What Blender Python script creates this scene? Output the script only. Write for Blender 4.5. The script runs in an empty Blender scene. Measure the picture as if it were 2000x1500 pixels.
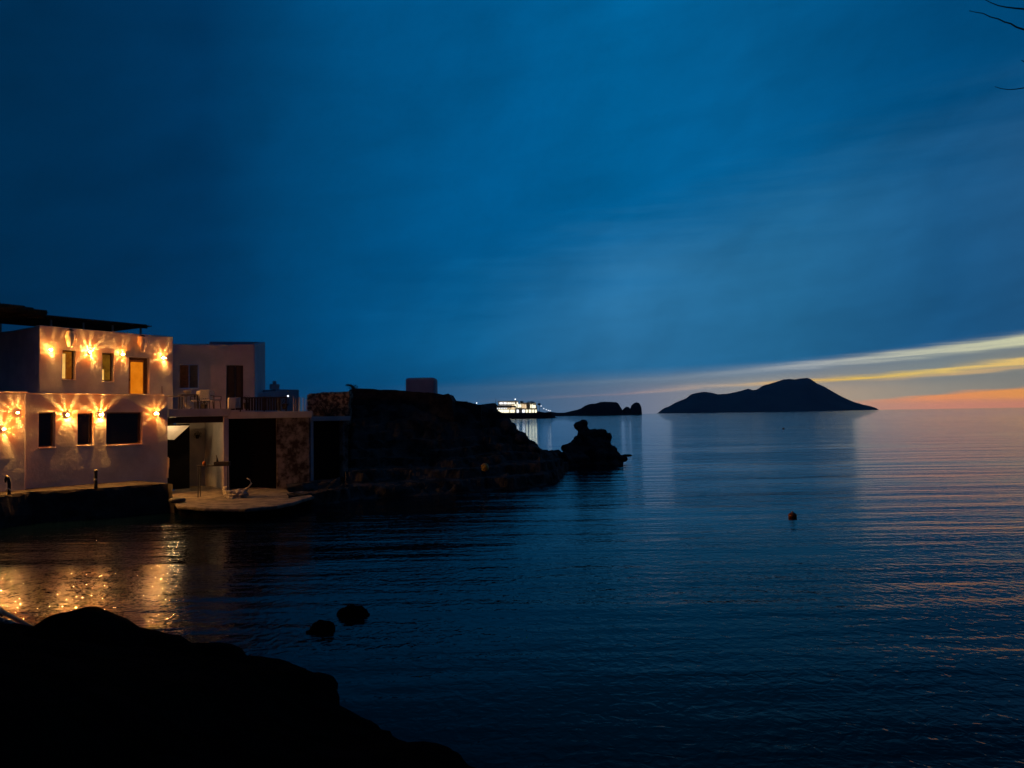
import bpy, bmesh, math, random
from mathutils import Vector, Matrix, noise
sc = bpy.context.scene
R = math.radians
COL = sc.collection

# ------------------------------------------------------------------ camera
CAMH = 3.6; F = 1500.0
th = math.atan(61.6/1500); rho = 0.0161
fw = Vector((0, math.cos(th), math.sin(th)))
U0 = Vector((0, -math.sin(th), math.cos(th)))
X0 = Vector((1, 0, 0))
rt = X0*math.cos(rho) - U0*math.sin(rho)
up = X0*math.sin(rho) + U0*math.cos(rho)
C0 = Vector((0, 0, CAMH))
cd = bpy.data.cameras.new('camera'); cam = bpy.data.objects.new('camera', cd); COL.objects.link(cam)
M = Matrix((rt, up, -fw)).transposed().to_4x4(); M.translation = C0
cam.matrix_world = M
cd.sensor_width = 36; cd.lens = 36*F/2000; cd.clip_end = 200000; cd.clip_start = 0.05
sc.camera = cam

def ray(px, py): return fw*F + rt*(px-1000) + up*(750-py)
def P(px, py, Y):
    d = ray(px, py); return C0 + d*(Y/d.y)
def Pz(px, py, z):
    d = ray(px, py); return C0 + d*((z-CAMH)/d.z)
def lin(c):
    return tuple(((v/255/12.92) if v/255 <= .04045 else ((v/255+.055)/1.055)**2.4) for v in c) + (1,)

# ------------------------------------------------------------------ node helper
class NT:
    def __init__(s, tree): s.t = tree; s.n = tree.nodes; s.l = tree.links
    def new(s, typ, **kw):
        n = s.n.new(typ)
        for k, v in kw.items(): setattr(n, k, v)
        return n
    def set(s, sock, v):
        if hasattr(v, 'is_output') or isinstance(v, bpy.types.NodeSocket): s.l.new(v, sock)
        else: sock.default_value = v
    def m(s, op, a, b=0.0, c=None, clamp=False):
        n = s.new('ShaderNodeMath', operation=op, use_clamp=clamp)
        s.set(n.inputs[0], a); s.set(n.inputs[1], b)
        if c is not None: s.set(n.inputs[2], c)
        return n.outputs[0]
    def ss(s, x, a, b):          # smoothstep, 0 at a, 1 at b
        n = s.new('ShaderNodeMapRange', interpolation_type='SMOOTHSTEP')
        s.set(n.inputs['Value'], x)
        if a < b: n.inputs['From Min'].default_value = a; n.inputs['From Max'].default_value = b; n.inputs['To Min'].default_value = 0; n.inputs['To Max'].default_value = 1
        else: n.inputs['From Min'].default_value = b; n.inputs['From Max'].default_value = a; n.inputs['To Min'].default_value = 1; n.inputs['To Max'].default_value = 0
        return n.outputs[0]
    def ramp(s, x, pts, interp='LINEAR'):
        n = s.new('ShaderNodeValToRGB'); cr = n.color_ramp; cr.interpolation = interp
        while len(cr.elements) < len(pts): cr.elements.new(0.5)
        for e, (p, c) in zip(cr.elements, pts):
            e.position = p; e.color = c if len(c) == 4 else (*c, 1)
        s.set(n.inputs[0], x); return n.outputs[0]
    def mix(s, f, a, b, blend='MIX'):
        n = s.new('ShaderNodeMix', data_type='RGBA', blend_type=blend)
        s.set(n.inputs[0], f); s.set(n.inputs[6], a); s.set(n.inputs[7], b)
        return n.outputs[2]
    def noise(s, vec, scale=5, detail=3, rough=.5, out=0, dist=0):
        n = s.new('ShaderNodeTexNoise')
        if vec is not None: s.l.new(vec, n.inputs['Vector'])
        n.inputs['Scale'].default_value = scale; n.inputs['Detail'].default_value = detail
        n.inputs['Roughness'].default_value = rough; n.inputs['Distortion'].default_value = dist
        return n.outputs[out]
    def comb(s, x, y, z):
        n = s.new('ShaderNodeCombineXYZ'); s.set(n.inputs[0], x); s.set(n.inputs[1], y); s.set(n.inputs[2], z); return n.outputs[0]

# ------------------------------------------------------------------ world : dusk sky
SKY = 1.06
w = bpy.data.worlds.new('World'); sc.world = w; w.use_nodes = True
t = NT(w.node_tree); t.n.clear()
tc = t.new('ShaderNodeTexCoord'); sp = t.new('ShaderNodeSeparateXYZ'); t.l.new(tc.outputs['Generated'], sp.inputs[0])
u = t.m('MULTIPLY', t.m('ARCTAN2', sp.outputs[0], sp.outputs[1]), 180/math.pi)      # azimuth, degrees right of the view axis
v0 = t.m('MULTIPLY', t.m('ARCSINE', sp.outputs[2]), 180/math.pi)                     # elevation, degrees
un = t.m('DIVIDE', t.m('ADD', u, 60.0), 120.0, clamp=True)
def ur(pts, interp='LINEAR'):   # ramp over azimuth; scalar values are wrapped
    out = []
    for d, c in pts: out.append(((d+60)/120, (c, c, c, 1) if isinstance(c, (int, float)) else lin(c)))
    return t.ramp(un, out, interp)
cu = t.m('MULTIPLY', u, .05)
wob = t.noise(t.comb(cu, t.m('MULTIPLY', v0, .55), 1.7), 1.6, 4, .55)
wob2 = t.noise(t.comb(t.m('MULTIPLY', u, .09), t.m('MULTIPLY', v0, 1.9), 4.0), 1.5, 5, .6)
tilt = t.m('SUBTRACT', v0, t.m('MULTIPLY', u, .13))
wisp = t.noise(t.comb(t.m('MULTIPLY', u, .05), t.m('MULTIPLY', tilt, .22), 9.0), 2.0, 5, .6)
v = t.m('ADD', v0, t.m('MULTIPLY', t.m('SUBTRACT', wob, .5), .45))
vb = t.m('ADD', v0, t.m('MULTIPLY', t.m('SUBTRACT', wob2, .5), .55))
high = ur([(-60,(0,30,56)),(-33,(0,43,77)),(-22,(0,51,91)),(-13,(0,74,122)),(0,(0,87,140)),(9,(0,94,148)),(18,(3,90,142)),(30,(0,74,122)),(60,(0,58,98))])
low = ur([(-60,(0,30,56)),(-33,(0,40,72)),(-22,(0,56,97)),(-13,(0,79,129)),(-3,(14,100,152)),(8,(44,117,166)),(20,(36,106,151)),(30,(28,90,137)),(60,(50,90,130))])
edge = t.m('ADD', t.m('SUBTRACT', v0, t.m('MULTIPLY', u, .24)), t.m('MULTIPLY', t.m('SUBTRACT', wob, .5), 6.0))
base = t.mix(t.ss(edge, 14.5, 5.5), high, low)
base = t.mix(t.ss(v0, 32, 75), base, lin((0,40,74)))
big = t.noise(t.comb(t.m('MULTIPLY', u, .035), t.m('MULTIPLY', t.m('SUBTRACT', v0, t.m('MULTIPLY', u, .5)), .06), 2.0), 1.5, 4, .55)
gain = t.m('ADD', t.m('MULTIPLY', t.m('SUBTRACT', big, .5), .55), 1.0)
gain = t.m('ADD', gain, t.m('MULTIPLY', t.m('SUBTRACT', wisp, .5), .34))
mott = t.noise(t.comb(t.m('MULTIPLY', u, .13), t.m('MULTIPLY', t.m('SUBTRACT', v0, t.m('MULTIPLY', u, .35)), .16), 5.0), 1.4, 7, .62, dist=.4)
gain = t.m('ADD', gain, t.m('MULTIPLY', t.m('SUBTRACT', mott, .5), .34))
base = t.mix(1.0, base, t.comb(gain, gain, gain), 'MULTIPLY')
# pale veil near the horizon
vh = t.m('MULTIPLY', ur([(-20,.10),(0,.29),(10,.31),(21.8,.34),(28,.385),(33.7,.43),(60,.5)]), 10.0)
veil = t.ss(t.m('SUBTRACT', v, vh), .35, -1.1)
veil = t.m('MULTIPLY', veil, ur([(-24,0.),(-12,.12),(0,.5),(10,.85),(20,.95),(60,1.)]))
vcol = ur([(-12,(60,112,152)),(0,(84,122,156)),(10,(124,140,158)),(17,(150,156,158)),(22,(150,152,150)),(29,(134,144,144)),(34,(140,142,134)),(60,(150,145,130))])
vlow = ur([(-12,(60,112,152)),(0,(96,124,156)),(10,(140,144,160)),(17,(170,164,156)),(23,(190,168,142)),(29,(164,156,140)),(34,(150,146,132)),(60,(160,150,130))])
vc = t.mix(t.ss(v0, 2.6, 1.2), vcol, vlow)
base = t.mix(veil, base, vc)
rag = t.noise(t.comb(t.m('MULTIPLY', u, .11), t.m('MULTIPLY', t.m('SUBTRACT', v0, t.m('MULTIPLY', u, .05)), 3.2), 7.0), 1.4, 6, .62, dist=.3)
def streak(v0pts, wpts, spts, cpts, src):
    global base
    c = t.m('MULTIPLY', ur(v0pts), 10.0)
    d = t.m('DIVIDE', t.m('SUBTRACT', src, c), t.m('MULTIPLY', ur(wpts), 1.0))
    g = t.m('EXPONENT', t.m('MULTIPLY', t.m('MULTIPLY', d, d), -1.0))
    f = t.m('MULTIPLY', t.m('MULTIPLY', g, ur(spts)), t.m('ADD', t.m('MULTIPLY', rag, 2.6), -.22), clamp=True)
    base = t.mix(f, base, ur(cpts))
fine = t.m('ADD', t.m('MULTIPLY', t.m('SUBTRACT', wob2, .5), .75), v0)
streak([(-20,.2),(0,.215),(11,.252),(21.8,.322),(28,.37),(33.7,.418),(60,.65)], [(-20,.3),(0,.26),(21.8,.26),(28,.28),(33.7,.30),(60,.4)],
       [(-10,0.),(0,.12),(15,.3),(20,.7),(26,.95),(33.7,1.15),(60,1.)], [(0,(126,146,166)),(21,(178,184,186)),(28,(200,202,180)),(34,(216,216,178)),(60,(230,210,150))], fine)
streak([(-20,.1),(0,.12),(7.6,.145),(14,.19),(21.8,.212),(28,.235),(33.7,.285),(60,.45)], [(-20,.15),(0,.13),(12,.16),(21.8,.14),(25,.16),(28,.17),(33.7,.2),(60,.4)],
       [(-10,0.),(0,.15),(8,.5),(16,.6),(20,.85),(22,1.),(60,1.)], [(0,(130,140,160)),(8,(168,150,160)),(15,(215,190,165)),(21,(244,196,110)),(24,(248,206,96)),(28,(240,206,116)),(34,(246,206,122)),(60,(250,200,120))], fine)
streak([(-20,.1),(21,.18),(28,.215),(33.7,.25),(60,.4)], [(-20,.1),(60,.12)], [(24,0.),(27,.55),(33.7,.5),(60,.5)], [(0,(240,190,120)),(60,(246,200,130))], fine)
# orange band on the horizon
vo = t.m('MULTIPLY', ur([(16,.0),(24,.05),(28,.085),(33.7,.122),(60,.2)]), 10.0)
om = t.ss(t.m('SUBTRACT', fine, vo), .16, -.1)
om = t.m('MULTIPLY', om, ur([(20,0.),(25,.7),(29,1.),(34,.95),(38,.4),(50,.0)]))
oc = t.mix(t.ss(t.m('ADD', v0, t.m('MULTIPLY', t.m('SUBTRACT', wob2, .5), .5)), .25, .8), ur([(24,(216,150,128)),(34,(222,142,112)),(60,(225,130,90))]), ur([(24,(240,160,120)),(30,(252,160,96)),(34,(255,166,78)),(60,(255,150,60))]))
base = t.mix(om, base, oc)
hg = t.m('ADD', t.m('MULTIPLY', t.ss(v0, 5, .8), ur([(5,0.),(20,.28),(60,.3)])), 1.0)
base = t.mix(1.0, base, t.comb(hg, hg, hg), 'MULTIPLY')
backf = t.m('MULTIPLY', t.ss(sp.outputs[1], .62, .05), 1.0)      # the eastern half of the sky is already night
base = t.mix(backf, base, lin((15,33,60)))
bg = t.new('ShaderNodeBackground'); t.l.new(base, bg.inputs[0]); bg.inputs[1].default_value = SKY
wo = t.new('ShaderNodeOutputWorld'); t.l.new(bg.outputs[0], wo.inputs[0])
w.cycles.sampling_method = 'AUTOMATIC'

sc.view_settings.view_transform = 'Standard'; sc.view_settings.look = 'None'
sc.view_settings.exposure = 0; sc.view_settings.gamma = 1
sc.render.engine = 'CYCLES'
sc.cycles.use_denoising = True; sc.cycles.caustics_reflective = False; sc.cycles.caustics_refractive = False
sc.cycles.sample_clamp_indirect = 4; sc.cycles.max_bounces = 6; sc.cycles.use_adaptive_sampling = False

# ------------------------------------------------------------------ materials
def mat(name, col, rough=.8, col2=None, scale=4, detail=4, bump=0, bscale=20, spec=.3, metal=0, stretch=None, contrast=(.4,.6)):
    m = bpy.data.materials.new(name); m.use_nodes = True; k = NT(m.node_tree)
    b = k.n['Principled BSDF']; b.inputs['Roughness'].default_value = rough; b.inputs['Metallic'].default_value = metal
    b.inputs['Specular IOR Level'].default_value = spec
    tcn = k.new('ShaderNodeTexCoord'); vec = tcn.outputs['Object']
    if stretch:
        mp = k.new('ShaderNodeMapping'); mp.inputs['Scale'].default_value = stretch; k.l.new(vec, mp.inputs[0]); vec = mp.outputs[0]
    if col2:
        n = k.noise(vec, scale, detail, .6)
        k.l.new(k.ramp(n, [(contrast[0], (*col, 1)), (contrast[1], (*col2, 1))]), b.inputs['Base Color'])
    else: b.inputs['Base Color'].default_value = (*col, 1)
    if bump:
        bn = k.new('ShaderNodeBump'); bn.inputs['Strength'].default_value = bump; bn.inputs['Distance'].default_value = .02
        k.l.new(k.noise(vec, bscale, 5, .6), bn.inputs['Height']); k.l.new(bn.outputs[0], b.inputs['Normal'])
    return m
def emit(name, col, s, col2=None, scale=3):
    m = bpy.data.materials.new(name); m.use_nodes = True; k = NT(m.node_tree); k.n.remove(k.n['Principled BSDF'])
    e = k.new('ShaderNodeEmission'); e.inputs[0].default_value = (*col, 1); e.inputs[1].default_value = s
    if col2:
        tcn = k.new('ShaderNodeTexCoord'); n = k.noise(tcn.outputs['Object'], scale, 3, .6)
        k.l.new(k.ramp(n, [(.38, (*col, 1)), (.62, (*col2, 1))]), e.inputs[0])
    k.l.new(e.outputs[0], k.n['Material Output'].inputs[0]); return m
WARM = (1, .43, .095)
plaster = mat('plaster', (.70,.67,.61), .9, (.53,.50,.46), 1.1, 8, .5, 9, contrast=(.35,.65))
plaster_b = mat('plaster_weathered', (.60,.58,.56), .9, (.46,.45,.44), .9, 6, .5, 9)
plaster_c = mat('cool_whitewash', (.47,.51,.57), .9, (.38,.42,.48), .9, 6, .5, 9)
mottled = mat('peeling_plaster', (.045,.035,.025), .95, (.30,.26,.22), 2.6, 8, .9, 6, contrast=(.42,.62))
concrete = mat('concrete', (.25,.21,.16), .95, (.10,.09,.075), 2.5, 7, .6, 14)
concrete_dk = mat('dark_concrete', (.06,.055,.05), .95, (.035,.03,.028), 2, 5, .5, 10, spec=.1)
rockm = mat('rock', (.085,.08,.07), .95, (.018,.017,.015), 1.1, 10, 1, 4, spec=.1)
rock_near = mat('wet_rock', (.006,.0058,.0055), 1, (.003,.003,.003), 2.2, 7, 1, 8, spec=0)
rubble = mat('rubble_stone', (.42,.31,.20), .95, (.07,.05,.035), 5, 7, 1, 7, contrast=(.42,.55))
ruinm = mat('ruin_stone', (.06,.052,.045), .97, (.03,.027,.025), 3, 7, 1, 6, spec=.1)
wood = mat('varnished_wood', (.58,.235,.055), .45, (.50,.19,.04), 2, 4, .3, 12, stretch=(6,6,.6), spec=.4)
wood_dk = mat('dark_wood', (.045,.035,.028), .8, (.028,.022,.018), 4, 4, .3, 20, stretch=(8,8,1))
wood_lt = mat('bleached_wood', (.45,.38,.30), .8, (.32,.27,.21), 5, 4, .4, 15)
reed = mat('reed_thatch', (.075,.060,.040), .95, (.035,.028,.02), 9, 5, .8, 30, stretch=(6,1,1), spec=.1)
shut = mat('grey_shutter_paint', (.09,.09,.085), .7, (.06,.06,.06), 3, 4)
frame_w = mat('cream_frame', (.62,.55,.42), .6)
frame_b = mat('brown_frame', (.16,.075,.03), .6, (.11,.05,.02), 6, 3)
shade_black = mat('opening_shade', (.008,.007,.006), .8, (.005,.005,.005), 3, spec=.1)  # near-black, stands in for the shade inside the boathouse openings
metal = mat('dark_metal', (.03,.03,.03), .5, spec=.4)
cream = mat('cream_glaze', (.74,.68,.56), .5, (.66,.60,.48), 6, 4, .2, 20)
clay_dk = mat('dark_mouth', (.03,.025,.02), .9)
fabric = mat('cream_fabric', (.66,.60,.50), .95, (.56,.50,.42), 12, 3)
rope_w = mat('pale_rope', (.50,.46,.40), .95, (.32,.29,.25), 9, 4)
leaf = mat('scrub_leaf', (.035,.05,.02), .8, (.07,.06,.025), 3, 3)
leaf_dry = mat('dry_scrub', (.12,.065,.025), .9, (.05,.04,.02), 3, 3)
bark = mat('bark', (.05,.042,.035), .95, (.03,.026,.022), 8, 5, .8, 20)
buoym = mat('orange_buoy', (.42,.13,.02), .5, (.25,.07,.015), 4, 3)
yellowb = mat('yellow_float', (.62,.38,.05), .5, (.45,.25,.03), 4, 3)
hillm = mat('far_hill', (.15,.15,.13), 1, (.09,.09,.08), .0016, 8, spec=0)
headm = mat('headland_rock', (.065,.06,.052), 1, (.04,.037,.032), .01, 8, spec=0)
bulbm = emit('glowing_bulb', WARM, 105000)
glass = bpy.data.materials.new('window_glass'); glass.use_nodes = True
_g = glass.node_tree.nodes['Principled BSDF']; _g.inputs['Base Color'].default_value = (.012,.011,.010,1); _g.inputs['Roughness'].default_value = .06
petal = bpy.data.materials.new('amber_glass'); petal.use_nodes = True
k = NT(petal.node_tree); b = k.n['Principled BSDF']; b.inputs['Base Color'].default_value = (.5,.25,.08,1); b.inputs['Roughness'].default_value = .4
tr = k.new('ShaderNodeBsdfTransparent'); tr.inputs[0].default_value = (.9,.62,.36,1)
mx = k.new('ShaderNodeMixShader'); mx.inputs[0].default_value = .50
k.l.new(b.outputs[0], mx.inputs[1]); k.l.new(tr.outputs[0], mx.inputs[2]); k.l.new(mx.outputs[0], k.n['Material Output'].inputs[0])

# ------------------------------------------------------------------ mesh helpers
class MB:
    def __init__(s): s.v = []; s.f = []
    def add(s, vs, fs):
        o = len(s.v); s.v += [Vector(x) for x in vs]; s.f += [tuple(i+o for i in f) for f in fs]; return s
    def box(s, c, size, rz=0, taper=1):
        cx, cy, cz = c; a, b_, h = size[0]/2, size[1]/2, size[2]/2; vs = []
        for z, k_ in ((-h, 1), (h, taper)):
            for x, y in ((-a,-b_),(a,-b_),(a,b_),(-a,b_)):
                x *= k_; y *= k_
                vs.append((cx + x*math.cos(rz) - y*math.sin(rz), cy + x*math.sin(rz) + y*math.cos(rz), cz+z))
        return s.add(vs, [(0,3,2,1),(4,5,6,7),(0,1,5,4),(1,2,6,5),(2,3,7,6),(3,0,4,7)])
    def prism(s, poly, z0, z1):       # poly ccw list of xy
        n = len(poly); vs = [(p[0], p[1], z0) for p in poly] + [(p[0], p[1], z1) for p in poly]
        return s.add(vs, [tuple(range(n-1, -1, -1)), tuple(range(n, 2*n))] + [(i, (i+1) % n, n+(i+1) % n, n+i) for i in range(n)])
    def tube(s, pts, rad, seg=6, caps=True):
        pts = [Vector(p) for p in pts]; n = len(pts); rads = rad if isinstance(rad, (list, tuple)) else [rad]*n; vs = []
        for i, p in enumerate(pts):
            d = (pts[min(i+1, n-1)] - pts[max(i-1, 0)]).normalized()
            a = d.cross(Vector((0,0,1)));  a = a.normalized() if a.length > .05 else Vector((1,0,0))
            b_ = d.cross(a).normalized()
            for q in range(seg):
                an = 2*math.pi*q/seg; vs.append(p + (a*math.cos(an) + b_*math.sin(an))*rads[i])
        fs = [(i*seg+q, i*seg+(q+1) % seg, (i+1)*seg+(q+1) % seg, (i+1)*seg+q) for i in range(n-1) for q in range(seg)]
        if caps: fs += [tuple(range(seg-1, -1, -1)), tuple(range((n-1)*seg, n*seg))]
        return s.add(vs, fs)
    def lathe(s, prof, c=(0,0,0), seg=16):
        n = len(prof); vs = [(c[0]+r*math.cos(2*math.pi*q/seg), c[1]+r*math.sin(2*math.pi*q/seg), c[2]+z) for r, z in prof for q in range(seg)]
        fs = [(i*seg+q, i*seg+(q+1) % seg, (i+1)*seg+(q+1) % seg, (i+1)*seg+q) for i in range(n-1) for q in range(seg)]
        fs += [tuple(range(seg-1, -1, -1)), tuple(range((n-1)*seg, n*seg))]
        return s.add(vs, fs)
    def blob(s, c, r, sub=2, amp=0, fs_=1.5, seed=0):
        bm = bmesh.new(); bmesh.ops.create_icosphere(bm, subdivisions=sub, radius=1)
        vs = []
        for vv in bm.verts:
            k_ = 1 + amp*noise.fractal(vv.co*fs_ + Vector((seed*7.3, seed*1.1, 0)), 1, 2, 4) + amp*.22*noise.fractal(vv.co*6 + Vector((seed, 0, 4)), 1, 2, 3)
            vs.append((c[0]+vv.co.x*r[0]*k_, c[1]+vv.co.y*r[1]*k_, c[2]+vv.co.z*r[2]*k_))
        fs = [tuple(x.index for x in f.verts) for f in bm.faces]; bm.free()
        return s.add(vs, fs)
    def leaves(s, c, r, n, size, rng, amp=.3):
        for _ in range(n):
            d = Vector((rng.gauss(0,1), rng.gauss(0,1), rng.gauss(0,1))).normalized() * (rng.random()**.4)
            p = Vector((c[0]+d.x*r[0], c[1]+d.y*r[1], c[2]+d.z*r[2]))
            a = Vector((rng.uniform(-1,1), rng.uniform(-1,1), rng.uniform(-1,1))).normalized(); b_ = a.orthogonal().normalized()
            z = size*rng.uniform(.5, 1.0)
            s.add([p, p+a*z+b_*z*.3, p+a*z*2, p+a*z-b_*z*.3], [(0,1,2,3)])
        return s
    def build(s, name, m, parent=None, smooth=False, bevel=0, loc=None, seg=2):
        me = bpy.data.meshes.new(name)
        if parent is not None:
            L = Vector(parent.location); q = parent.parent
            while q is not None: L += q.location; q = q.parent
            ol = Vector((0,0,0))
        else:
            if loc is None:
                xs = [p.x for p in s.v]; ys = [p.y for p in s.v]; zs = [p.z for p in s.v]
                loc = ((min(xs)+max(xs))/2, (min(ys)+max(ys))/2, min(zs))
            L = Vector(loc); ol = L
        me.from_pydata([tuple(p-L) for p in s.v], [], s.f); me.update()
        bm = bmesh.new(); bm.from_mesh(me); bmesh.ops.recalc_face_normals(bm, faces=bm.faces); bm.to_mesh(me); bm.free()
        if smooth:
            for p in me.polygons: p.use_smooth = True
        me.materials.append(m)
        o = bpy.data.objects.new(name, me); COL.objects.link(o); o.location = ol; o.parent = parent
        if bevel:
            md = o.modifiers.new('bevel', 'BEVEL'); md.width = bevel; md.segments = seg; md.limit_method = 'ANGLE'; md.angle_limit = R(40)
        return o
def tag(o, label=None, cat=None, group=None, kind=None):
    if label: o['label'] = label
    if cat: o['category'] = cat
    if group: o['group'] = group
    if kind: o['kind'] = kind
    return o
def empty(name, loc, rz=0):
    o = bpy.data.objects.new(name, None); COL.objects.link(o); o.location = loc; o.rotation_euler = (0,0,rz); o.empty_display_size = .2; return o
def kids(o): return [c for c in bpy.data.objects if c.parent == o]
def copy_tree(o, parent=None):
    c = o.copy(); COL.objects.link(c); c.parent = parent
    for ch in kids(o): copy_tree(ch, c)
    return c
def lerp(tab, x):
    if x <= tab[0][0]: return tab[0][1]
    for (a, b_), (c, d) in zip(tab, tab[1:]):
        if x <= c: return b_ + (d-b_)*(x-a)/(c-a)
    return tab[-1][1]

class Wall:      # vertical wall plane through two plan points; s along, n outward (towards the camera side), z up
    def __init__(s, p0, p1):
        s.p = Vector((p0[0], p0[1], 0)); d = Vector((p1[0]-p0[0], p1[1]-p0[1], 0)); s.len = d.length; s.d = d.normalized()
        s.n = Vector((s.d.y, -s.d.x, 0)); s.ang = math.atan2(s.d.y, s.d.x)
    def hit(s, px, py, off=0):
        d = ray(px, py); o = s.p + s.n*off - C0; k_ = o.dot(s.n)/d.dot(s.n); q = C0 + d*k_
        return ((q-s.p).dot(s.d), q.z)
    def W(s, a, n, z): q = s.p + s.d*a + s.n*n; return Vector((q.x, q.y, z))
    def box(s, mb, s0, s1, n0, n1, z0, z1):
        vs = [s.W(a, n, z) for z in (z0, z1) for a, n in ((s0,n0),(s1,n0),(s1,n1),(s0,n1))]
        return mb.add(vs, [(0,3,2,1),(4,5,6,7),(0,1,5,4),(1,2,6,5),(2,3,7,6),(3,0,4,7)])
    def rect(s, px0, py0, px1, py1, off=0):   # hole from opposite picture corners
        a, z1 = s.hit(px0, py0, off); b_, z0 = s.hit(px1, py1, off); return (a, b_, z0, z1)
    def holes(s, mb, s0, s1, z0, z1, hs, th_=.35, topf=None):
        xs = sorted(set([s0, s1] + [q for h in hs for q in h[:2]])); zs = sorted(set([z0, z1] + [q for h in hs for q in h[2:]]))
        # extra subdivisions for a slightly uneven hand-plastered surface
        def sub(a): 
            out = []
            for p_, q_ in zip(a, a[1:]):
                n_ = max(1, int((q_-p_)/.45)); out += [p_+(q_-p_)*i/n_ for i in range(n_)]
            return out + [a[-1]]
        xs = sub(xs); zs = sub(zs)
        def inh(x, z): return any(h[0]-1e-6 < x < h[1]+1e-6 and h[2]-1e-6 < z < h[3]+1e-6 for h in hs)
        nx, nz = len(xs), len(zs)
        def vert(i, j, nn):
            x, z = xs[i], zs[j]; q = s.W(x, nn, z)
            k_ = noise.noise(q*.9)*.03 if nn == 0 else 0
            if topf and j == nz-1: q.z += topf(x)
            q += s.n*k_; q.z += noise.noise(q*.7 + Vector((9,0,0)))*.018; q += s.d*noise.noise(q*.8 + Vector((0,5,0)))*.015
            return q
        idx = {}
        V = []; Fc = []
        def vi(i, j, nn):
            key = (i, j, nn)
            if key not in idx: idx[key] = len(V); V.append(vert(i, j, nn))
            return idx[key]
        cell = {(i, j): not inh((xs[i]+xs[i+1])/2, (zs[j]+zs[j+1])/2) for i in range(nx-1) for j in range(nz-1)}
        for (i, j), ok in cell.items():
            if not ok: continue
            Fc.append((vi(i,j,0), vi(i+1,j,0), vi(i+1,j+1,0), vi(i,j+1,0)))
            Fc.append((vi(i,j,-th_), vi(i,j+1,-th_), vi(i+1,j+1,-th_), vi(i+1,j,-th_)))
            for (di, dj, a, b_) in ((-1,0,(i,j),(i,j+1)),(1,0,(i+1,j),(i+1,j+1)),(0,-1,(i,j),(i+1,j)),(0,1,(i,j+1),(i+1,j+1))):
                if not cell.get((i+di, j+dj), False):
                    Fc.append((vi(*a,0), vi(*b_,0), vi(*b_,-th_), vi(*a,-th_)))
        return mb.add(V, Fc)

# ------------------------------------------------------------------ sea
sm = bpy.data.materials.new('sea_water'); sm.use_nodes = True; k = NT(sm.node_tree); b = k.n['Principled BSDF']
b.inputs['Base Color'].default_value = (.0002,.0015,.004,1); b.inputs['Roughness'].default_value = .025; b.inputs['IOR'].default_value = 1.27
tcn = k.new('ShaderNodeTexCoord'); geo = k.new('ShaderNodeNewGeometry'); so = k.new('ShaderNodeSeparateXYZ'); k.l.new(geo.outputs['Position'], so.inputs[0])
def wv(sx, sy, rot, scale, det, rough, dist=0):
    mp = k.new('ShaderNodeMapping'); mp.inputs['Scale'].default_value = (sx, sy, 1); mp.inputs['Rotation'].default_value = (0,0,rot)
    k.l.new(geo.outputs['Position'], mp.inputs[0]); return k.noise(mp.outputs[0], scale, det, rough, dist=dist)
swell = wv(.14, 1, R(-5), .40, 3, .5)          # long low swell
chop = wv(.35, 1, R(6), 1.7, 3, .55, .3)
rip = wv(1.05, 1, R(-14), 5.0, 2, .5, .6)
fin = wv(.8, 1, R(20), 19, 2, .5, .3)
dist_ = k.m('SQRT', k.m('ADD', k.m('MULTIPLY', so.outputs[0], so.outputs[0]), k.m('MULTIPLY', so.outputs[1], so.outputs[1])))
h = k.m('ADD', k.m('MULTIPLY', swell, .23), k.m('MULTIPLY', chop, .044))
h = k.m('ADD', h, k.m('MULTIPLY', rip, .026))
h = k.m('ADD', h, k.m('MULTIPLY', fin, .0022))
mpc = k.new('ShaderNodeMapping'); mpc.inputs['Scale'].default_value = (.03, .11, 1); mpc.inputs['Rotation'].default_value = (0,0,R(8)); k.l.new(geo.outputs['Position'], mpc.inputs[0])
calm = k.noise(mpc.outputs[0], 1.0, 4, .6)
bn = k.new('ShaderNodeBump'); bn.inputs['Distance'].default_value = 1.0
k.l.new(k.m('MULTIPLY', k.ss(calm, .3, .65), .4), bn.inputs['Strength'])
k.l.new(k.m('ADD', k.m('MULTIPLY', k.ss(calm, .35, .62), .60), .38), bn.inputs['Strength'])
k.l.new(h, bn.inputs['Height'])
# deep clear water: mirror-like at grazing angles, quickly giving way to the dark depth at steeper ones
def cosine(nrm):
    vm = k.new('ShaderNodeVectorMath', operation='DOT_PRODUCT'); k.l.new(nrm, vm.inputs[0]); k.l.new(geo.outputs['Incoming'], vm.inputs[1]); return k.m('MAXIMUM', vm.outputs['Value'], 0.0)
cs = k.m('ADD', k.m('MULTIPLY', cosine(geo.outputs['Normal']), .55), k.m('MULTIPLY', cosine(bn.outputs[0]), .45))
g_ = lambda q: (q, q, q, 1)
fr_ = k.ramp(cs, [(0, (.80,.90,.95,1)), (.05, (.62,.69,.73,1)), (.09, (.45,.49,.51,1)), (.16, g_(.27)), (.22, g_(.18)), (.28, g_(.125)), (.34, g_(.045)), (.43, g_(.018))])
gl = k.new('ShaderNodeBsdfGlossy'); gl.inputs['Roughness'].default_value = .03; k.l.new(fr_, gl.inputs['Color']); k.l.new(bn.outputs[0], gl.inputs['Normal'])
df = k.new('ShaderNodeBsdfDiffuse'); df.inputs['Color'].default_value = (.0006, .003, .006, 1)
ad = k.new('ShaderNodeAddShader'); k.l.new(gl.outputs[0], ad.inputs[0]); k.l.new(df.outputs[0], ad.inputs[1]); k.l.new(ad.outputs[0], k.n['Material Output'].inputs[0]); k.n.remove(b)
mb = MB()
rings = [0, 8, 16, 32, 64, 150, 400, 1200, 4000, 9000, 16000]; vs = [(0,0,0)]; fs = []
SG = 48
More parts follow.
